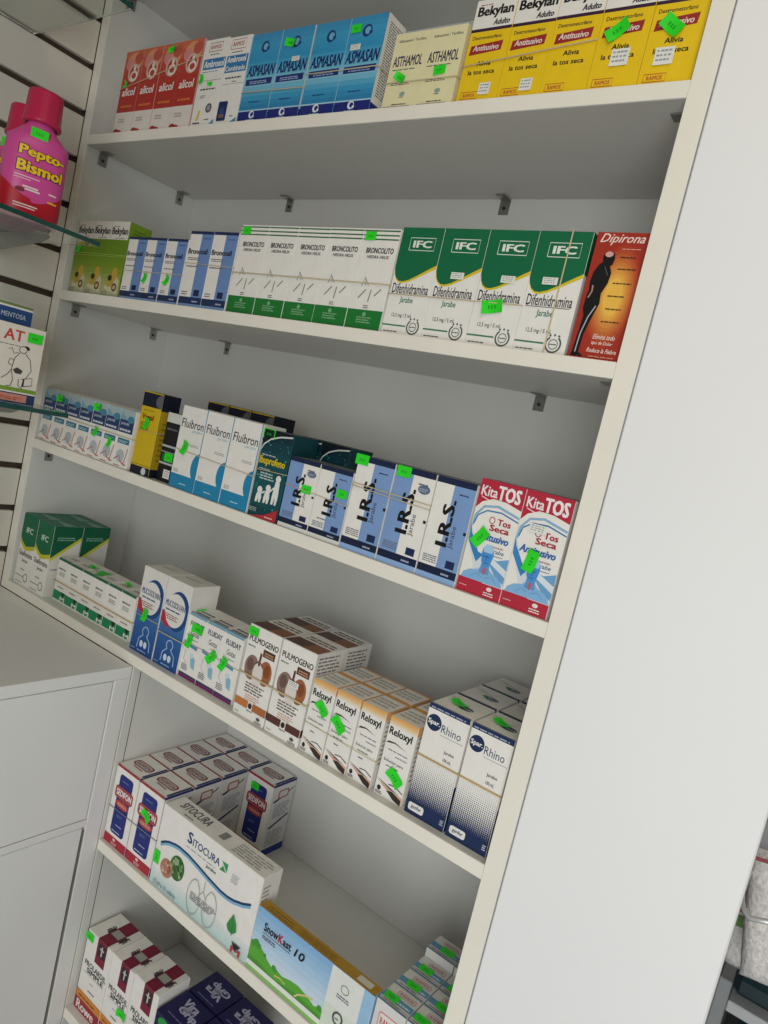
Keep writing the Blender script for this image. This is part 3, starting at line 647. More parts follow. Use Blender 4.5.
@kind('sitocura')
def _(A):
    A.grad(0,0,1,.20,['#b9d4d2','#cfdfdc','#e8e8e4'],6)
    A.text('S',.285,.765,.335,.90,'#1f3f78',.03); A.text('ITOCURA',.342,.765,.615,.855,'#1f3f78',.018); A.poly([(.62,.74),(.69,.75),(.69,.86),(.63,.855),(.645,.80)],'#3a9a5a'); A.stroke([(.63,.85),(.69,.75)],.008,'#e8e8e8')
    A.bars(.285,.71,.60,.73,1,'#8a98a8',4); A.text('Jarabe',.50,.64,.60,.69,'#33363c',.02)
    wv = [(.04,.53),(.08,.575),(.12,.605),(.18,.63),(.23,.64),(.32,.632),(.43,.60),(.55,.558),(.67,.526),(.74,.524),(.80,.538),(.88,.58),(.945,.635)]
    A.stroke([(a, b-.03) for a, b in wv],.018,'#7fb4d8'); A.stroke(wv,.016,'#1f4068')
    A.ell(.245,.385,.075,'#3f6f3a',ry=.15); A.ell(.145,.29,.065,'#b5806a',ry=.115)
    q = random.Random(2)
    for k in range(16): A.ell(.145+q.uniform(-.045,.045), .29+q.uniform(-.08,.08), .012, q.choice(['#d0a088','#a0604c','#e0c0a8']), n=7)
    for k in range(18): A.ell(.245+q.uniform(-.055,.055), .385+q.uniform(-.11,.11), .014, q.choice(['#6f9a5a','#2c5a2c','#9ab888']), n=7)
    g = '#a8aca8'
    A.stroke(arc(.455,.235,.065,.21,80,350,20),.006,g); A.stroke([(.468,.44),(.50,.36),(.505,.24),(.49,.17),(.52,.20)],.006,g)
    A.stroke(arc(.615,.235,.065,.21,100,-170,20),.006,g); A.stroke([(.602,.44),(.57,.36),(.565,.24),(.58,.17),(.55,.20)],.006,g)
    A.stroke([(.535,.50),(.535,.38),(.505,.31)],.006,g); A.stroke([(.535,.38),(.565,.31)],.006,g); A.bars(.42,.19,.68,.29,4,'#777c80',3,.4)
    A.text('12 ml x 15 sobres',.05,.03,.29,.085,'#5a6a8a',.006)
    A.poly([(.80,.30),(.79,.25),(.81,.20),(.85,.19),(.88,.24),(.87,.31),(.83,.41)],'#3a8f45'); A.stroke([(.845,.17),(.84,.30)],.006,'#2c7038')
    A.poly([(.86,.12),(.945,.12),(.90,.045)],'#26262e'); A.text('M',.862,.01,.95,.075,'#b8303a',.02)
    A.bars(.745,.72,.82,.83,4,'#a8a0b0',4,.3)
    A.f = 'T'; A.text('SITOCURA',.08,.35,.38,.8,'#5a5f68',.02); A.bars(.18,.12,.30,.25,1,'#77777c',2); A.rect(.50,.30,.56,.75,'#8a8c8c'); A.bars(.66,.15,.98,.85,5,'#a4a4a4',3,.4)
    A.f = 'R'; A.bars(.1,.3,.5,.9,12,'#a0a09c',4); A.rect(.6,.3,.8,.42,'#55555c')
@kind('snowkast', '#dfe6ee')
def _(A):
    A.grad(0,.0,.76,1,['#dfe8f0','#cfe0f0','#a9cbe8','#86b4de'],10)
    A.poly([(0,.10),(0,.38),(.03,.43),(.07,.45),(.12,.40),(.17,.32),(.22,.27),(.26,.30),(.31,.27),(.38,.31),(.45,.33),(.54,.29),(.60,.24),(.63,.27),(.68,.25),(.68,.06)],'#5fae3c')
    A.poly([(0,.20),(.10,.20),(.25,.14),(.45,.20),(.68,.16),(.68,0),(0,0)],'#4f9a34')
    for a, b, r in ((.05,.44,.028),(.075,.42,.022),(.022,.41,.022),(.14,.36,.014),(.235,.29,.020),(.25,.275,.016),(.645,.27,.02)): A.ell(a,b,r,'#4b9a3a')
    A.stroke([(.44,.15),(.47,.22),(.53,.29),(.585,.305)],.012,'#d8cf8a'); A.stroke([(.25,.20),(.30,.225),(.35,.20)],.010,'#d0c880')
    A.rect(0,.055,1,.13,'#e9eee4'); A.rect(0,0,1,.055,'#8fc06a'); A.rect(.67,0,.925,1,'#e6e8e4'); A.rect(.67,0,.925,.45,'#dde6d8'); A.rect(.925,0,1,1,'#9cc4e4'); A.rect(.925,.055,1,.2,'#7ab84a')
    A.text('Snow',.085,.70,.215,.835,'#26222c',.025); A.text('K',.218,.695,.258,.825,'#b02434',.03); A.text('ast',.26,.70,.335,.80,'#26222c',.025); A.text('10',.365,.685,.455,.815,'#26222c',.02,shear=.2)
    A.rect(.085,.665,.335,.673,'#44444c'); A.bars(.085,.58,.21,.645,2,'#66666e',3)
    A.stroke(arc(.795,.78,.03,.06,0,360,14),.006,'#8a8a7a'); A.bars(.745,.62,.845,.69,2,'#66707a',3); A.stroke(arc(.79,.34,.035,.085,0,360,16),.014,'#55585c'); A.bars(.77,.32,.81,.36,1,'#55585c',3)
    A.f = 'T'; A.rect(0,0,1,1,'#b48a28'); A.bars(.05,.2,.30,.8,2,'#7f6420',3,.4); A.bars(.36,.2,.72,.8,3,'#7f6420',5,.4); A.rect(.84,.2,.95,.8,'#d8d4c4')
    A.f = 'R'; A.rect(0,0,1,1,'#9cc4e4')
@kind('corner', '#dcdcd8')
def _(A):
    A.rrect(.16,.60,.86,.86,'#d88a94',.08); A.rrect(.19,.62,.83,.84,'#e9e6e2',.07); A.text('RAMOS',.24,.68,.78,.79,'#c8505c',.02)
    A.rect(0,.28,1,.46,'#2f7cb4'); A.text('Ambroxol',.08,.31,.92,.43,WHITE,.03); A.bars(.2,.1,.8,.2,2,'#777777',4)
    A.f = 'T'; A.rect(0,.0,1,.06,'#3f78a4'); A.rect(0,.10,1,.16,'#c8ccc8'); A.rect(0,.24,1,.52,'#5f9ab8'); A.bars(.35,.30,.95,.46,1,'#d8e4ea',4); A.bars(.12,.11,.8,.18,1,'#8a6a6a',5); A.rrect(.30,.62,.92,.88,'#c88a90',.06); A.rrect(.32,.64,.90,.86,'#cfcac6',.05); A.text('RAMOS',.38,.69,.84,.81,'#b06a72',.02)
    A.f = 'R'; A.rect(0,.28,1,.46,'#2f7cb4')
@kind('maroon')
def _(A):
    A.rect(.42,.70,.80,1,'#7f1e38'); A.rect(.48,.80,.76,.96,'#2a2426'); A.stroke([(.62,.82),(.62,.94)],.05,'#c8c8c4'); A.stroke([(.54,.90),(.70,.90)],.04,'#c8c8c4')
    A.text('PROLARDIL',.10,.58,.97,.645,'#26262c',.02); A.text('SIMPLE',.22,.51,.90,.57,'#26262c',.03); A.rect(.1,.495,.9,.499,'#66666a'); A.bars(.42,.41,.62,.43,1,'#888888',2); A.bars(.40,.31,.68,.345,1,'#777777',3)
    A.rect(0,.0,1,.15,'#9c2c38'); A.rect(0,.15,1,.25,'#d88a3c'); A.bars(.1,.18,.8,.22,1,'#7a4a20',3); A.text('Rowe',.08,.02,.80,.13,'#ecd8d4',.03)
    A.f = 'T'; A.rect(.42,0,.80,1,'#7f1e38'); A.rect(.36,.30,.88,.56,'#55303c'); A.rect(.46,.34,.76,.58,'#a8a49e'); A.text('PRO',.30,.34,.40,.60,'#2a2a2e',.03,rot=90); A.text('SIM',.84,.34,.94,.60,'#2a2a2e',.03,rot=90)
def viral(A, rot):
    A.rect(0,0,1,1,'#1d1c4c')
    A.f = 'T'; A.rect(0,0,1,1,'#1f1e52')
    if rot == 180: A.text('Vira',.20,.28,.76,.50,'#b9b8d0',.04,rot=180); A.text('Grip',.24,.52,.84,.80,'#b9b8d0',.04,rot=180); A.bars(.2,.10,.8,.17,1,'#6f6ea0',3)
    else: A.text('Vira',.24,.60,.72,.86,'#b9b8d0',.04); A.text('Grip',.30,.32,.88,.60,'#b9b8d0',.04); A.bars(.2,.16,.8,.23,1,'#6f6ea0',3)
    A.ell(.5,.55,.12,'#8c8b9c',ry=.12)
    A.f = 'R'; A.rect(0,0,1,1,'#1d1c4c')
@kind('viragrip', '#1d1c4c')
def _(A): viral(A, 0); A.f = 'F'; A.text('Vira',.15,.72,.85,.86,'#c9d8c9',.04); A.ell(.3,.9,.2,'#2f9a4a',ry=.07); A.text('GRIPE Y TOS',.1,.5,.9,.56,'#a8a8c8',.01)
@kind('viragrip_turned', '#1d1c4c')
def _(A): viral(A, 180)
@kind('at_box', '#e4ddd2')
def _(A):
    A.text('AT',.22,.79,.60,.93,'#c8443c',.02); A.bars(.15,.725,.58,.75,1,'#8a8a86',3); A.rect(0,.0,1,.13,'#27456e'); A.rect(0,.02,.84,.115,'#d99484'); A.bars(.05,.04,.8,.09,2,'#c25a48',4); A.rect(0,.13,1,.15,'#e8e4da'); A.rect(0,.15,1,.20,'#7ba03c')
    k = '#3a3634'; s = .012
    _st, _po = A.stroke, A.poly
    def mv(p): return [(max(0,min(1,.62+(a-.76)*1.35)), .45+(b-.44)*1.12) for a, b in p]
    _st(mv(arc(.76,.66,.055,.04,0,360,14)),s,k); _po(mv(arc(.80,.68,.05,.03,-40,130,8)),'#2c2826'); _st(mv([(.70,.62),(.64,.60),(.60,.66),(.56,.64)]),s,k)
    _st(mv([(.72,.62),(.66,.55),(.64,.42),(.68,.30)]),s,k); _st(mv([(.80,.62),(.88,.56),(.92,.44),(.86,.34),(.80,.32)]),s,k); _st(mv([(.68,.30),(.66,.23),(.60,.22)]),s,k); _st(mv([(.76,.32),(.77,.24),(.83,.22)]),s,k)
    _po(mv([(.66,.42),(.72,.45),(.80,.42),(.78,.38),(.70,.38)]),'#4a4644'); _st(mv([(.82,.24),(.83,.33),(.95,.36),(.96,.27),(.82,.24)]),s,k); _st(mv([(.64,.46),(.58,.48),(.60,.54),(.66,.52)]),s,k); _st(mv([(.52,.30),(.60,.36),(.64,.42)]),s,k); _po(mv([(.82,.24),(.845,.25),(.845,.33),(.83,.33)]),'#2c2826')
@kind('mentosa', '#dcd8cf')
def _(A):
    A.rect(0,.80,1,.955,'#2a4f86'); A.rect(0,.955,1,.975,'#e4e2da'); A.rect(0,.975,1,1,'#6f8a4a'); A.text('MENTOSA',.50,.855,.90,.905,'#c9d4e2',.01)

# top shelf
S = 'top shelf'
a = row('alicol',0,.010,111.5,188.5,4,[(126,51),(203,39.6)],.045,'red and white syrup carton',S,'red cartons on the top shelf',{0:[('c',.3,.60,70,.7)],2:[('b',.5,.93,20,.8)]})
band('thin band slanting round the four red cartons on the top shelf',a[0],a[1],.010,.056,a[2]+.55*a[3],a[2]+.80*a[3],r=.0006)
a = row('ambro1',0,.010,188.5,212.5,1,[(205,39.5),(226,38)],.045,'white carton with pale blue name panel beside the red cartons',S,None,{0:[('b',.15,.55,80,.7),('c',.6,.49,10,.6)]},gap=.001)
b_ = row('ambro2',0,.010,212.5,235,1,[(226,38),(253,33.7)],.045,'white carton with double blue name panel, left of the sky-blue cartons',S,None,gap=.001)
a = row('asmasan',0,.010,235,296.7,2,[(253,34.4),(318,25)],.038,'sky-blue carton with navy base, left pair',S,'sky-blue cartons on the top shelf',{1:[('b',.35,.84,-10,1),('p',.6,.66,0,.8)]})
band('pale band round the left pair of sky-blue cartons',a[0],a[1],.010,.049,a[2]+.36*a[3],a[2]+.34*a[3],r=.0007)
a = row('asmasan',0,.010,296.7,368.5,2,[(318,23),(383,14.6)],.038,'sky-blue carton with navy base, right pair',S,'sky-blue cartons on the top shelf',{1:[('a',.2,.88,0,1),('p',.28,.69,0,.9)]})
band('pale band round the right pair of sky-blue cartons',a[0],a[1],.010,.049,a[2]+.475*a[3],a[2]+.47*a[3],r=.0007)
a = row('asthamol',0,.010,378.9,450.8,2,[(395.5,32),(465,25.5)],.045,'cream carton with navy lettering',S,'cream cartons on the top shelf',{0:[('c',.42,.41,-30,1)],1:[('a',.5,.46,5,1)]})
band('pale band round the two cream cartons on the top shelf',a[0],a[1],.010,.056,a[2]+.36*a[3],a[2]+.36*a[3],r=.0007)
a = row('bekylan_adulto',0,.010,453,690.8,5,[(474,2)],.05,'bright yellow carton with white header',S,'yellow cartons on the top shelf',
    {0:[('w',.68,.14,0,.85)],1:[('w',.66,.14,0,.85)],3:[('b',.38,.52,35,1.25),('w',.55,.29,0,1.1)],4:[('b',.42,.50,-40,1.25),('w',.40,.26,0,1.1)]},xlim=(0,.9985))
w5 = (a[1]-a[0])/5
band('band slanting round the three left yellow cartons',a[0],a[0]+3*w5-.001,.010,.061,a[2]+.37*a[3],a[2]+.47*a[3],r=.0007)

# second shelf
S = 'second shelf'
a = row('bekylan_green',1,.010,63.6,117.2,3,[(73.8,219.4),(130.8,222.5)],.042,'olive green carton with fruit picture',S,'green cartons on the second shelf',{0:[('c',.3,.62,80,1)]},xlim=(.003,2))
band('green-tinted band round the olive green cartons',a[0],a[1],.010,.053,a[2]+.56*a[3],a[2]+.55*a[3],mat('#9fbf5a',.5,kind='rubber'),r=.0007)
a = row('bronco',1,.010,117.5,176.3,3,[(128.4,235.8),(191,240)],.042,'short white and blue striped carton',S,'short blue striped cartons on the second shelf',{1:[('c',.25,.36,70,.9)],2:[('c',.35,.36,60,.95)]})
band('thin band round the three short blue striped cartons',a[0],a[1],.010,.053,a[2]+.46*a[3],a[2]+.46*a[3],r=.0005)
a = row('bronco',1,.010,176.3,224.2,2,[(195,230.2),(238.8,233.4)],.045,'taller white and blue striped carton',S,'taller blue striped cartons on the second shelf')
band('thin band round the two taller blue striped cartons',a[0],a[1],.010,.056,a[2]+.58*a[3],a[2]+.56*a[3],r=.0005)
a = row('broncolito',1,.010,224.2,379,5,[(241,225),(399.3,228)],.05,'white carton with grey sprig and green base',S,'white and green cartons on the second shelf',{0:[('a',.22,.93,0,1)],4:[('a',.22,.92,0,1)]})
band('pale band round the five white and green cartons',a[0],a[1],.010,.061,a[2]+.46*a[3],a[2]+.46*a[3],r=.0008)
a = row('ifc',1,.010,379,564.5,4,[(399.6,228.2),(589.8,230.4)],.05,'white carton with deep green curved header',S,'green-headed cartons on the second shelf',{1:[('p',.52,.58,0,.95)],2:[('b',.42,.34,10,1.3),('p',.6,.58,0,.95)],3:[('p',.42,.59,0,.95)]})
w4 = (a[1]-a[0])/4
band('pale band round the three left green-headed cartons',a[0],a[0]+3*w4-.001,.010,.061,a[2]+.375*a[3],a[2]+.375*a[3],r=.0006)
bx = a[0]+3.62*w4
V, Fc = tube([(bx,.0088,a[2]+.002),(bx,.0088,a[2]+a[3]+.0012),(bx,.0105,a[2]+a[3]+.0015),(bx,.058,a[2]+a[3]+.0015)],.0008,6)
o = link('rubber_band', mesh('rubber_band',V,Fc,M_band)); tag(o,'upright band over the rightmost green-headed carton','rubber band','rubber bands round the cartons')
a = row('dipirona',1,.010,565.5,617.5,1,[(593,231.5),(651,232.5)],.045,'red and orange carton with black human figure',S,None,{},xlim=(0,.9985),gap=.001)

# third shelf
S = 'third shelf'
a = row('small_white',2,.005,32.5,125.8,7,[(43,384.7),(136.7,413.6)],.06,'small white carton with navy band',S,'small navy-banded cartons on the third shelf',{1:[('b',.4,.86,0,1)],4:[('b',.35,.90,0,1),('c',.5,.48,70,1)],5:[('c',.6,.38,80,1)]},xlim=(.003,2))
band('pale band slanting round the seven small navy-banded cartons',a[0],a[1],.005,.066,a[2]+.56*a[3],a[2]+.53*a[3],r=.0008)
a = row('navy_yellow',2,.005,128.5,148,1,[(143.4,389.6)],.034,'yellow carton with navy top and base, in front',S,None,{0:[('c',.45,.62,80,1.1)]},gap=.001)
band('thin band round the front yellow and navy carton',a[0],a[1],.005,.040,a[2]+.52*a[3],a[2]+.54*a[3],r=.0005)
xb = a[1]
carton('dark_box',(xb+px_x(167.3,.005,ZS[2]))/2+.0005,.016,ZS[2]+.0002,.040,.106,.045,'narrow black carton wedged beside the front yellow carton',None,[('a',.55,.36,0,1.2),('w',.6,.12,0,.9)])
a = row('fluibron',2,.005,167.3,246,3,[(182,403),(262,425)],.045,'white carton with blue base and half circle',S,'white and blue cartons on the third shelf',{0:[('c',.38,.50,70,1.2)]})
band('thin band round the three white and blue cartons',a[0],a[1],.005,.051,a[2]+.47*a[3],a[2]+.42*a[3],r=.0006)
for i in range(3): carton('navy_yellow',.345+.051*i,.10,ZS[2]+.0002,.049,.136,.048,'yellow carton with navy top behind the white and blue cartons, %s from left' % ORD[i],'yellow and navy cartons in the back')
a = row('ibuprofeno',2,.005,246.3,276,1,[(262,426),(293,437)],.05,'teal carton with three white family figures, front',S,None,{0:[('a',.2,.95,0,1.3)]},gap=.001)
band('thin band round the front teal carton',a[0],a[1],.005,.056,a[2]+.535*a[3],a[2]+.555*a[3],r=.0005)
for i in range(2): carton('ibuprofeno',.5835+.0505*i,.062,ZS[2]+.0002,.0495,.1185,.05,'teal carton standing behind the short striped cartons, %s of the two' % ['left','right'][i],'teal cartons in the back')
z3 = ZS[2]; h3 = .0925
xs = [px_x(u,.005,z3) for u in (276.6,306,338)]
carton('irs_small_flip',(xs[0]+xs[1])/2,.005,z3+.0002,xs[1]-xs[0]-.0012,h3,.05,'short pale blue and white carton with upright black lettering, beside the teal carton','short striped cartons on the third shelf',[('a',.72,.60,0,1.0)])
carton('irs_small',(xs[1]+xs[2])/2,.005,z3+.0002,xs[2]-xs[1]-.0012,h3,.05,'short white and pale blue carton with upright black lettering, beside the taller ones','short striped cartons on the third shelf',[('a',.80,.68,0,1.0)])
band('thin band round the two short striped cartons',xs[0]+.0008,xs[2]-.0008,.005,.056,z3+.60*h3,z3+.55*h3,r=.0005)
xs = [px_x(u,.005,z3) for u in (338.3,374.8,414.4,453.8)]; hb = .116
for i, k in enumerate(('irs','irs_flip','irs')):
    carton(k,(xs[i]+xs[i+1])/2,.005,z3+.0002,xs[i+1]-xs[i]-.0016,hb,.05,['tall white and pale blue carton with upright black lettering and green sticker','tall carton with pale blue left half and grey oval, middle of three','tall white and pale blue carton with upright black lettering, next to the red ones'][i],'tall striped cartons on the third shelf',[[('a',.12,.955,0,1.2)],[('a',.22,.945,0,1.2)],[]][i])
band('tan band round the two left tall striped cartons',xs[0]+.001,xs[2]-.001,.005,.056,z3+.705*hb,z3+.69*hb,r=.0007)
band('second tan band round the two left tall striped cartons',xs[0]+.001,xs[2]-.001,.005,.056,z3+.675*hb,z3+.645*hb,r=.0006)
a = row('kita',2,.005,453.8,546.4,2,[(477,477.8),(579.6,500)],.048,'white carton with red header and blue figure',S,'red-headed cartons on the third shelf',{0:[('b',.28,.50,55,1.15)],1:[('p',.42,.70,0,1.1),('b',.44,.43,80,1.2)]},xlim=(0,.9985))

# fourth shelf
S = 'fourth shelf'
a = row('ifc_expect',3,.007,-.0035,42.3,2,[(53.7,525.8)],.055,'white and green carton',S,'green-topped cartons at the left end',rows=2)
z4 = ZS[3]
a = row('m_box',3,.022,50,128,6,[(58,555.8),(138,598.7)],.048,'small white carton with green base stripe',S,'small green-based cartons on the fourth shelf',{1:[('b',.9,.5,15,1,'T')],2:[('b',.8,.5,30,1.1,'T'),('a',.9,.2,0,1,'T')],4:[('c',.6,.5,0,1,'T')]},xlim=(px_x(42.3,.007,z4)+.003,2))
band('tan band round the six small green-based cartons',a[0],a[1],.022,.071,a[2]+.46*a[3],a[2]+.44*a[3],M_tan,r=.0009)
xs = [px_x(u,.012,z4) for u in (128.6,151.5,176)]; hm = .134
for i in range(2): carton('muco',(xs[i]+xs[i+1])/2,.012,z4+.0002,xs[i+1]-xs[i]-.0024,hm,.052,['tall white and blue carton with human torso outline, left of the pair','tall white and blue carton with human torso outline, right of the pair'][i],'tall blue cartons on the fourth shelf',[[('c',.42,.46,80,1.2)],[('a',.45,.70,0,1.1,'R')]][i])
band('thin band round the left tall blue carton',xs[0]+.0012,xs[1]-.0012,.012,.065,z4+.43*hm,z4+.43*hm,r=.0005)
band('tan band round the right tall blue carton',xs[1]+.0012,xs[2]-.0012,.012,.065,z4+.37*hm,z4+.37*hm,r=.0008)
a = row('flum',3,.016,177,231.2,3,[(192,613),(248,639)],.05,'small white carton with purple base',S,'small purple-based cartons on the fourth shelf',{0:[('b',.62,.80,0,1.2),('c',.28,.58,80,1.2)],1:[('c',.6,.52,50,1.3)],2:[('c',.25,.52,70,1.2)]})
band('thin band round the small purple-based cartons',a[0],a[1],.016,.067,a[2]+.55*a[3],a[2]+.53*a[3],r=.0005)
xs = [px_x(u,.007,z4) for u in (231.5,263,297)]; hp = .126
for r in range(2):
    for i in range(2):
        carton(['pulmo_orange','pulmo'][i],(xs[i]+xs[i+1])/2-.002*r,.007+.0625*r,z4+.0002,xs[i+1]-xs[i]-.0026,hp,.058,
            'white carton with brown lungs picture, %s of the %s pair' % (['left','right'][i], ['front','rear'][r]),'lung picture cartons on the fourth shelf',[('a',.16,.93,0,1.1)] if (r, i) == (0,0) else ([('p',.55,.60,0,1)] if (r,i) == (0,1) else []))
band('thick tan band round the front pair of lung picture cartons',xs[0]+.0013,xs[2]-.0013,.007,.0655,z4+.465*hp,z4+.46*hp,r=.0012)
xs = [px_x(u,.010,z4) for u in (297.7,320.5,344.2,368.8)]+[px_x(399.8,.010,z4)]; hr = .0965
xl = [xs[0]+.001,xs[1],xs[2],xs[3]+.0035]; xr = [xs[1],xs[2],xs[3]-.0005,xs[4]-.001]
for r in range(2):
    for i in range(4):
        carton('reloxyl',(xl[i]+xr[i])/2,.010+.001*i+.0525*r,z4+.0002,xr[i]-xl[i]-.0018,hr,.048,'slim white carton with orange top edge, %s from left in %s row' % (ORD[i], ['front','rear'][r]),'slim orange-edged cartons on the fourth shelf',
            [('b',.62,.66,-40,1.1)] if (r,i) == (0,0) else ([('b',.35,.57,-40,1.2),('p',.3,.65,0,.8)] if (r,i) == (0,1) else ([('b',.62,.30,-35,1.2)] if (r,i) == (0,3) else [])))
band('thin band round the three left slim orange-edged cartons',xl[0]+.0009,xr[2]-.0009,.010,.0625,z4+.40*hr,z4+.37*hr,r=.0005)
xs = [px_x(u,.012,z4) for u in (402.8,443.5,486)]; hs = .132; xs[2] = min(xs[2], .998)
for r in range(3):
    for i in range(2):
        carton('spar',(xs[i]+xs[i+1])/2,.012+.064*r,z4+.0002,xs[i+1]-xs[i]-.0026,hs,.060,'white carton with navy dotted lower half, %s in the %s row' % (['left','right'][i], ['front','middle','back'][r]),'navy dotted cartons on the fourth shelf',[('b',.45,.45,-20,1.2,'T')] if r == 0 else [])
band('tan band round the two front navy dotted cartons',xs[0]+.0013,xs[2]-.0013,.012,.0735,z4+.535*hs,z4+.53*hs,M_tan,r=.0009)

# fifth shelf
S = 'fifth shelf'; z5 = ZS[4]
xs = [XC+.0015, px_x(124.2,.006,z5), px_x(148.3,.006,z5)]; hd = .1265
for r in range(4):
    for i in range(2):
        carton('sedifon',(xs[i]+xs[i+1])/2,.0065+.0562*r,z5+.0002,xs[i+1]-xs[i]-.0024,hd,.0548,'white carton with blue panel, %s column, %s row from front' % (['left','right'][i], ORD[r]),'blue and red cartons on the fifth shelf',[('b',.5,.66,-30,1.1)] if (r,i) == (0,1) else [])
carton('sedifon',.541,.1748,z5+.0002,.0585,hd,.055,'white carton with blue panel standing alone at the back right of its block','blue and red cartons on the fifth shelf',[('a',.35,.86,0,1.1)])
band('thin grey band round the two front blue and red cartons',xs[0]+.0012,xs[2]-.0012,.0065,.0618,z5+.46*hd,z5+.47*hd,mat('#8a8a90',.5,kind='rubber'),r=.0006)
x0 = px_x(148.6,.005,z5)+.001; x1 = px_x(245,.005,z5)
carton('sitocura',(x0+x1)/2,.005,z5+.0002,x1-x0,.1215,.036,'wide white carton with blue wave and pale lungs drawing on the fifth shelf',None,[('a',.032,.34,90,1.2)])
x0 = x1+.002; x1 = .9135
carton('snowkast',(x0+x1)/2,.004,z5+.0002,x1-x0,.0865,.0165,'long low carton with green hills, blue sky and gold top',None)
for r in range(4):
    for i in range(2):
        hh = .0865 if r < 3 else .098
        carton('corner',.9356+.0418*i,.0065+.0345*r,z5+.0002,.0404,hh,.0335,'small white and blue corner carton, %s column, %s row from front' % (['left','right'][i], ORD[r]),'small corner cartons on the fifth shelf',[('a',[.3,.5,.4,.6][r],.36,0,1.1,'T')] if (i, r) != (1, 3) else [])

# sixth shelf
z6 = ZS[5]
xs = [XC+.004, px_x(113,.013,z6+.135), px_x(134.7,.013,z6+.135), px_x(159,.013,z6+.135)]
for i in range(3): carton('maroon',(xs[i]+xs[i+1])/2,.013,z6+.0002,xs[i+1]-xs[i]-.0012,[.136,.1365,.139][i],.058,'white carton with maroon stripe folding over its top, %s from left' % ORD[i],'maroon striped cartons on the bottom shelf',[[('a',.12,.93,0,1.2)],[('b',.85,.46,0,1.1)],[('b',.7,.47,0,1.1)]][i])
x0 = xs[3]+.002
for r in range(2):
    for i in range(2):
        carton('viragrip' if (r,i) in ((0,0),(0,1)) else 'viragrip_turned',x0+.032+.065*i,.010+.0585*r,z6+.0002,.0625,.124,.056,'dark navy carton with pale lettering on its top, %s column of the %s row' % (['left','right'][i], ['front','rear'][r]),'navy cartons on the bottom shelf')

# ------------------------------------------------------------------ glass shelves on the slat wall
GX = .243; GYE = -.088
def glass_shelf(z, label, ye=GYE):
    o = empty('glass_shelf', (0, -.5, z)); tag(o, label, 'glass shelf', 'glass shelves on the slat wall')
    V, Fc = cbox(-.0205, GX-.0012, -.6, ye+.5-.0012, -.006, 0, .0003); link('pane', mesh('pane', V, Fc, M_glass), o)
    V, Fc = cbox(GX-.0011, GX, -.6, ye+.5, -.0062, .0002, .0003); link('polished_edge', mesh('polished_edge', V, Fc, M_gedge), o)
    V, Fc = cbox(-.0205, GX-.0012, ye+.5-.0011, ye+.5, -.006, 0, .0003); link('polished_edge', mesh('polished_edge', V, Fc, mat('#6f9088',.15,trans=.6,kind='glass_edge')), o)
    for yy in ((-.135, -.75) if ye == GYE else (-.42, -.85)):
        V = []; Fc = []
        prof = [(-.0208,-.0064),(.185,-.0064),(.19,-.011),(.17,-.018),(-.0,-.040),(-.0208,-.040)]
        for s in (-.0012, .0012): V += [(a, yy+.5+s, b) for a, b in prof]
        n = len(prof); Fc = [list(range(n)), list(range(2*n-1, n-1, -1))] + [[i, n+i, n+(i+1)%n, (i+1)%n] for i in range(n)]
        link('bracket', mesh('bracket', V, Fc, M_steel), o)
    return o
Z1 = 1.0605+ZO; Z2 = .8075+ZO; Z3g = 1.382+ZO
glass_shelf(Z1, 'glass shelf carrying the two pink bottles on the slat wall')
glass_shelf(Z2, 'glass shelf carrying the carton with the line drawing of a man')
glass_shelf(Z3g, 'empty glass shelf at the upper left corner of the slat wall', -.103)

# pink medicine bottles
M_pink = mat('#cf4f96', .3, vary=.04, kind='bottle'); M_red = mat('#b8182c', .35, kind='bottle'); M_cap = mat('#c02850', .35, vary=.05, kind='cap')
BW, BD = .0375, .024
PROF = [(0,.90),(.002,.97),(.006,1),(.085,1),(.098,.97),(.107,.88),(.114,.74),(.119,.56),(.122,.47),(.128,.46)]
def bsurf(th, z, e=0):
    for (z0, r0), (z1, r1) in zip(PROF, PROF[1:]):
        if z <= z1: r = r0+(r1-r0)*(z-z0)/(z1-z0); break
    else: r = PROF[-1][1]
    # wider than deep, rounding to a circle at the neck
    k = max(0, min(1, (z-.098)/.022)); a = BW*r*(1-k)+.0165*k*1.0; b = BD*r*(1-k)+.0165*k
    c_, s_ = math.cos(th), math.sin(th); n = 2.6*(1-k)+2*k
    q = (abs(c_)**n+abs(s_)**n)**(-1/n)
    return Vector((s_*(b*q+e), c_*(a*q+e), z))       # +x faces the shop, y is the wide direction
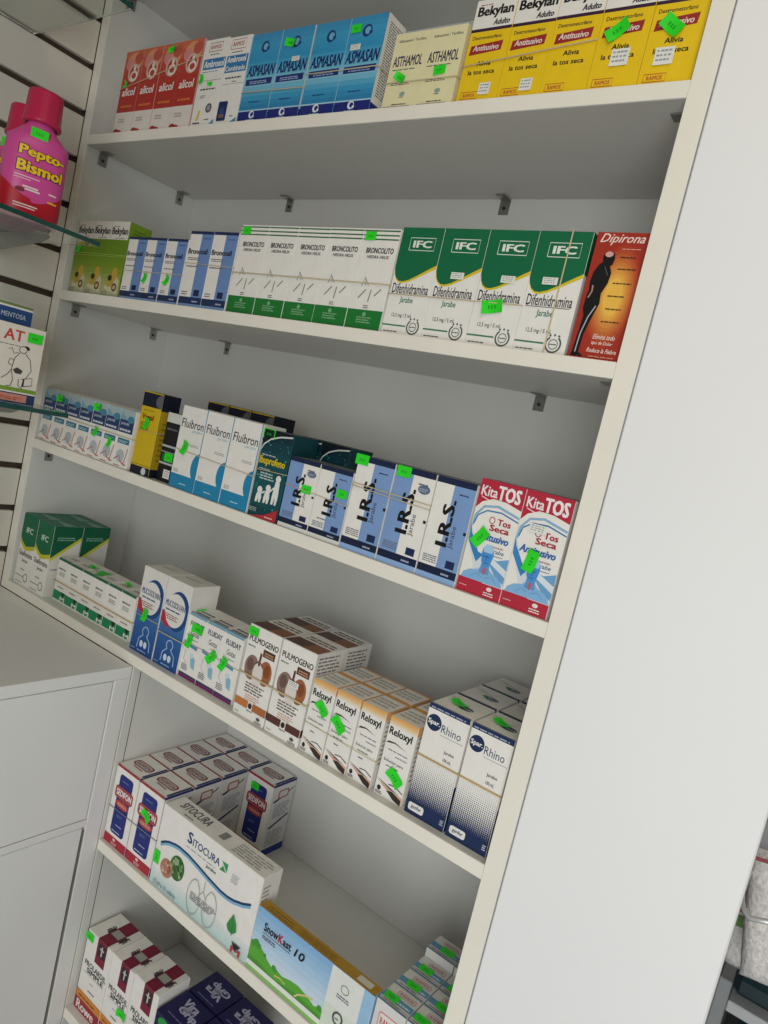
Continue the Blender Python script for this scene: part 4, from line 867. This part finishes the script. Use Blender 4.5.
def bottle(loc, rz, label, sc_=1.0):
    o = empty('medicine_bottle', loc); o.rotation_euler.z = rz; o.scale = (sc_,)*3; tag(o, label, 'bottle', 'pink bottles on the glass shelf')
    N = 40; V = []; Fc = []
    zs = [q[0] for q in PROF]
    for z in zs:
        for k in range(N): V.append(bsurf(2*math.pi*k/N, z))
    for j in range(len(zs)-1):
        for k in range(N): Fc.append([j*N+k, j*N+(k+1)%N, (j+1)*N+(k+1)%N, (j+1)*N+k])
    Fc.append(list(range(N))[::-1]); body = link('body', mesh('body', V, Fc, M_pink, smooth=True), o)
    # lower red zone with a wavy edge, wrapped over the front
    V = []; Fc = []; n = 40
    for k in range(n+1):
        th = math.radians(-85+350*k/n*.5+0); th = math.radians(10+160*k/n)
        t = k/n; top = .030+.010*math.cos(t*2*math.pi*1.0)*1 + (.004 if t > .5 else 0)
        for j in range(6): V.append(bsurf(th, .003+(top-.003)*j/5, .0003))
    for k in range(n):
        for j in range(5): a_ = k*6+j; Fc.append([a_, a_+6, a_+7, a_+1])
    lab = link('label', mesh('label', V, Fc, M_red, smooth=True), o); lab['label'] = 'red wavy lower label'
    # lettering wrapped on the front
    V = []; Fc = []; I = []; ms = [mat('#f0c61c',.4), mat('#3a1a4a',.5), mat('#e8b8cc',.5), mat('#f0dada',.5), mat('#7a1530',.5)]
    def wrap(pts, fs, m, e):
        o_ = len(V)
        for q_ in pts:
            a_, b_ = q_[:2]; e_ = e+(q_[2]*.00002 if len(q_) > 2 else 0)
            # a_ metres along +y across the front, b_ height
            th = math.pi/2 - a_/.030; V.append(bsurf(th, b_, e_))
        Fc.extend([[o_+j for j in q] for q in fs]); I.extend([m]*len(fs))
    def wtext(s, x0, z0, x1, z1, m, bold=.03, e=.0008):
        g, f_ = glyphs(s, bold, 0); wrap([(x0+a_*(x1-x0), z0+b_*(z1-z0), n_) for a_, b_, n_ in g], f_, m, e)
    wtext('Pepto-',-.019,.0700,.026,.0870,1,.07,.0006); wtext('Bismol',-.019,.0535,.026,.0690,1,.07,.0006)
    wtext('Pepto-',-.018,.0710,.025,.0860,0,.035,.0009); wtext('Bismol',-.018,.0545,.025,.0680,0,.035,.0009)
    def wbar(x0, z0, x1, z1, m): wrap([(x0+(x1-x0)*k/4, zz_) for zz_ in (z0, z1) for k in range(5)], [[k, k+1, k+6, k+5] for k in range(4)], m, .0007)
    wbar(-.019,.048,.004,.0495,2); wbar(-.019,.045,-.004,.0462,2); wbar(-.010,.036,.004,.038,3); wbar(-.008,.033,.006,.035,3); wbar(-.016,.014,.006,.0155,3); wbar(-.016,.011,.004,.0123,3); wbar(.014,.036,.022,.038,3); wbar(.014,.026,.024,.028,0)
    wrap([(-.012+.0045*math.cos(t*.628), .032+.003*math.sin(t*.628)) for t in range(10)], [list(range(10))], 4, .0006)
    link('lettering', mesh('lettering', V, Fc, ms, I), lab)
    st = link('price_sticker', ST['a'], o); q = bsurf(math.pi/2+.12, .104, .0); st.location = q + Vector((.002,0,0)); st.rotation_euler = (math.radians(0), 0, math.pi/2); st.scale = (1.25,1,1.1)
    # cap with ribs and a flared skirt
    V = []; Fc = []; N = 48; cp = [(.119,.0185),(.1195,.0235),(.123,.0238),(.126,.0218),(.158,.0205),(.160,.0195),(.1605,.0)]
    for z, r in cp:
        for k in range(N):
            rr = r*(1+(.018 if (k % 2 and .124 < z < .159) else 0)); V.append((rr*math.cos(2*math.pi*k/N), rr*math.sin(2*math.pi*k/N), z))
    for j in range(len(cp)-1):
        for k in range(N): Fc.append([j*N+k, j*N+(k+1)%N, (j+1)*N+(k+1)%N, (j+1)*N+k])
    link('cap', mesh('cap', V, Fc, M_cap, smooth=True), o)
    return o
bottle((.186, -.170, Z1+.0002), math.radians(-18), 'pink medicine bottle with yellow lettering, the nearer of the two', 1.07)
bottle((.098, -.150, Z1+.0002), math.radians(-60), 'pink medicine bottle half hidden behind the other bottle', 1.05)

# cartons on the second glass shelf, facing the shop
def slat_carton(k, x, yr, w, h, d, label, st):
    o = carton(k, x, yr-w/2, Z2+.0002, w, h, d, label, None, st); o.rotation_euler.z = math.pi/2
    return o
slat_carton('at_box', .214, -.127, .075, .110, .025, 'white carton with red letters and line drawing of a man on the glass shelf', [('a',.80,.87,0,1.3)])
slat_carton('mentosa', .170, -.128, .09, .139, .03, 'white carton with dark blue band, behind the line drawing carton', [])

# ------------------------------------------------------------------ hanging bags beyond the pillar
def bag(loc, w, h, d, label, hdr):
    o = empty('pellet_bag', loc); tag(o, label, 'bag', 'clear bags beyond the white board')
    V = []; Fc = []; n, m = 24, 30
    for s in (-1, 1):
        b0 = len(V)
        for j in range(m+1):
            for i in range(n+1):
                u, v = i/n*2-1, j/m*2-1; t = max(0, (1-u**4))*max(0, (1-v**6)); q = math.sin(i*2.7+j*1.3)*math.cos(j*2.9-i*.8)
                V.append((u*w/2*(1-.06*v*v), s*(d/2*t**.6+.0016*q*t), (v-1)*h/2))
        for j in range(m):
            for i in range(n): a_ = b0+j*(n+1)+i; Fc.append([a_, a_+1, a_+n+2, a_+n+1])
    mm = mat('#f0ebe8', .25, vary=.3, scale=210, bump=.9, kind='pellets')
    link('pellet_fill', mesh('pellet_fill', V, Fc, mm, smooth=True), o)
    for k, (c, a0, a1) in enumerate(hdr):
        V, Fc = cbox(-w*.5, w*.5, -d*.5-.002, -d*.5-.0012, -h*a1, -h*a0, .0003); link('printed_strip', mesh('printed_strip', V, Fc, mat(c, .4)), o)
    V, Fc = cbox(-w*.45, w*.45, -.001, .001, 0, .03, .0004); link('header', mesh('header', V, Fc, mat('#8a8688', .3, kind='card')), o)
    return o
def pp(u, v, y): return on_plane(u, v, 1, y)
h0 = pp(744, 909, .10); h1 = pp(768, 918, .10)
hk = empty('display_hook', (h0.x, .10, h0.z)); tag(hk, 'chrome display hook holding clear bags beyond the white board', 'hook')
P = [(-.006,.16,.014),(-.006,.04,.012)]+[(-.006+.016*(1-math.cos(a)), .02-.024*math.sin(a), .010-.014*math.sin(a)) for a in [math.pi*k/20 for k in range(1,10)]]+[(h1.x-h0.x,-.004,h1.z-h0.z-.002),(.05,0,.004),(.062,.03,.012),(.066,.16,.016)]
V, Fc = tube(P, .0026, 10)
link('wire', mesh('wire', V, Fc, mat('#e9e9e9', .25, metal=.5, kind='chrome'), smooth=True), hk)
t = pp(786, 856, .17); b_ = pp(776, 996, .17)
o = bag((t.x, .17, t.z), .064, (t.z-b_.z)*.97, .034, 'large clear bag of white pellets hanging beyond the white board', [('#8e3a44', .02, .05)]); o.rotation_euler.y = math.radians(-9)
t = pp(754, 880, .24); b_ = pp(741, 972, .24)
o = bag((t.x, .24, t.z), .032, t.z-b_.z, .020, 'narrow clear bag of pellets with coloured print beside the board edge', [('#c23a48', .0, .16), ('#c87a3c', .20, .34), ('#6a9a4a', .38, .50)]); o.rotation_euler.y = math.radians(-4)
gd = empty('display_rack', (1.5, .3, 0)); tag(gd, 'grey metal display rack beyond the white board', 'rack')
e0 = pp(730, 1001, .2); mr = mat('#b9bbbd', .4, kind='rack')
ul = pp(711, 1005, .2).x; ur = pp(726, 1005, .2).x
def rack(nm, x0, x1, y0, y1, z0, z1, m):
    V, Fc = cbox(x0-1.5, x1-1.5, y0-.3, y1-.3, z0, z1, .001); link(nm, mesh(nm, V, Fc, m), gd)
rack('back_sheet', ul, 2.2, .62, .64, 0, 1.5, mat('#77787a', .5, kind='rack'))
rack('rack_shelf', ur+.0005, 2.2, .2, .618, e0.z-.013, e0.z, mr)
rack('rack_shelf', ur+.0005, 2.2, .2, .618, e0.z-.30, e0.z-.285, mr)
rack('upright', ul, ur, .2, .618, 0, e0.z+.02, mat('#8e9092', .4, kind='rack'))
V, Fc = cbox(-.04,.06,-.04,.08,0,.20,.012); o = link('teal_carton', mesh('teal_carton', V, Fc, mat('#2c6a70', .4)), None, (1.29, .27, e0.z-.2848)); tag(o, 'teal carton on the rack beyond the white board', 'box')
V, Fc = cbox(-.022,.022,-.02,.03,0,.026,.006); q = pp(743, 985, .30); o = link('dark_pouch', mesh('dark_pouch', V, Fc, mat('#1d3238', .35)), None, (ur+.0235, .235, e0.z+.0003)); tag(o, 'dark pouch on the rack beyond the white board', 'pouch')
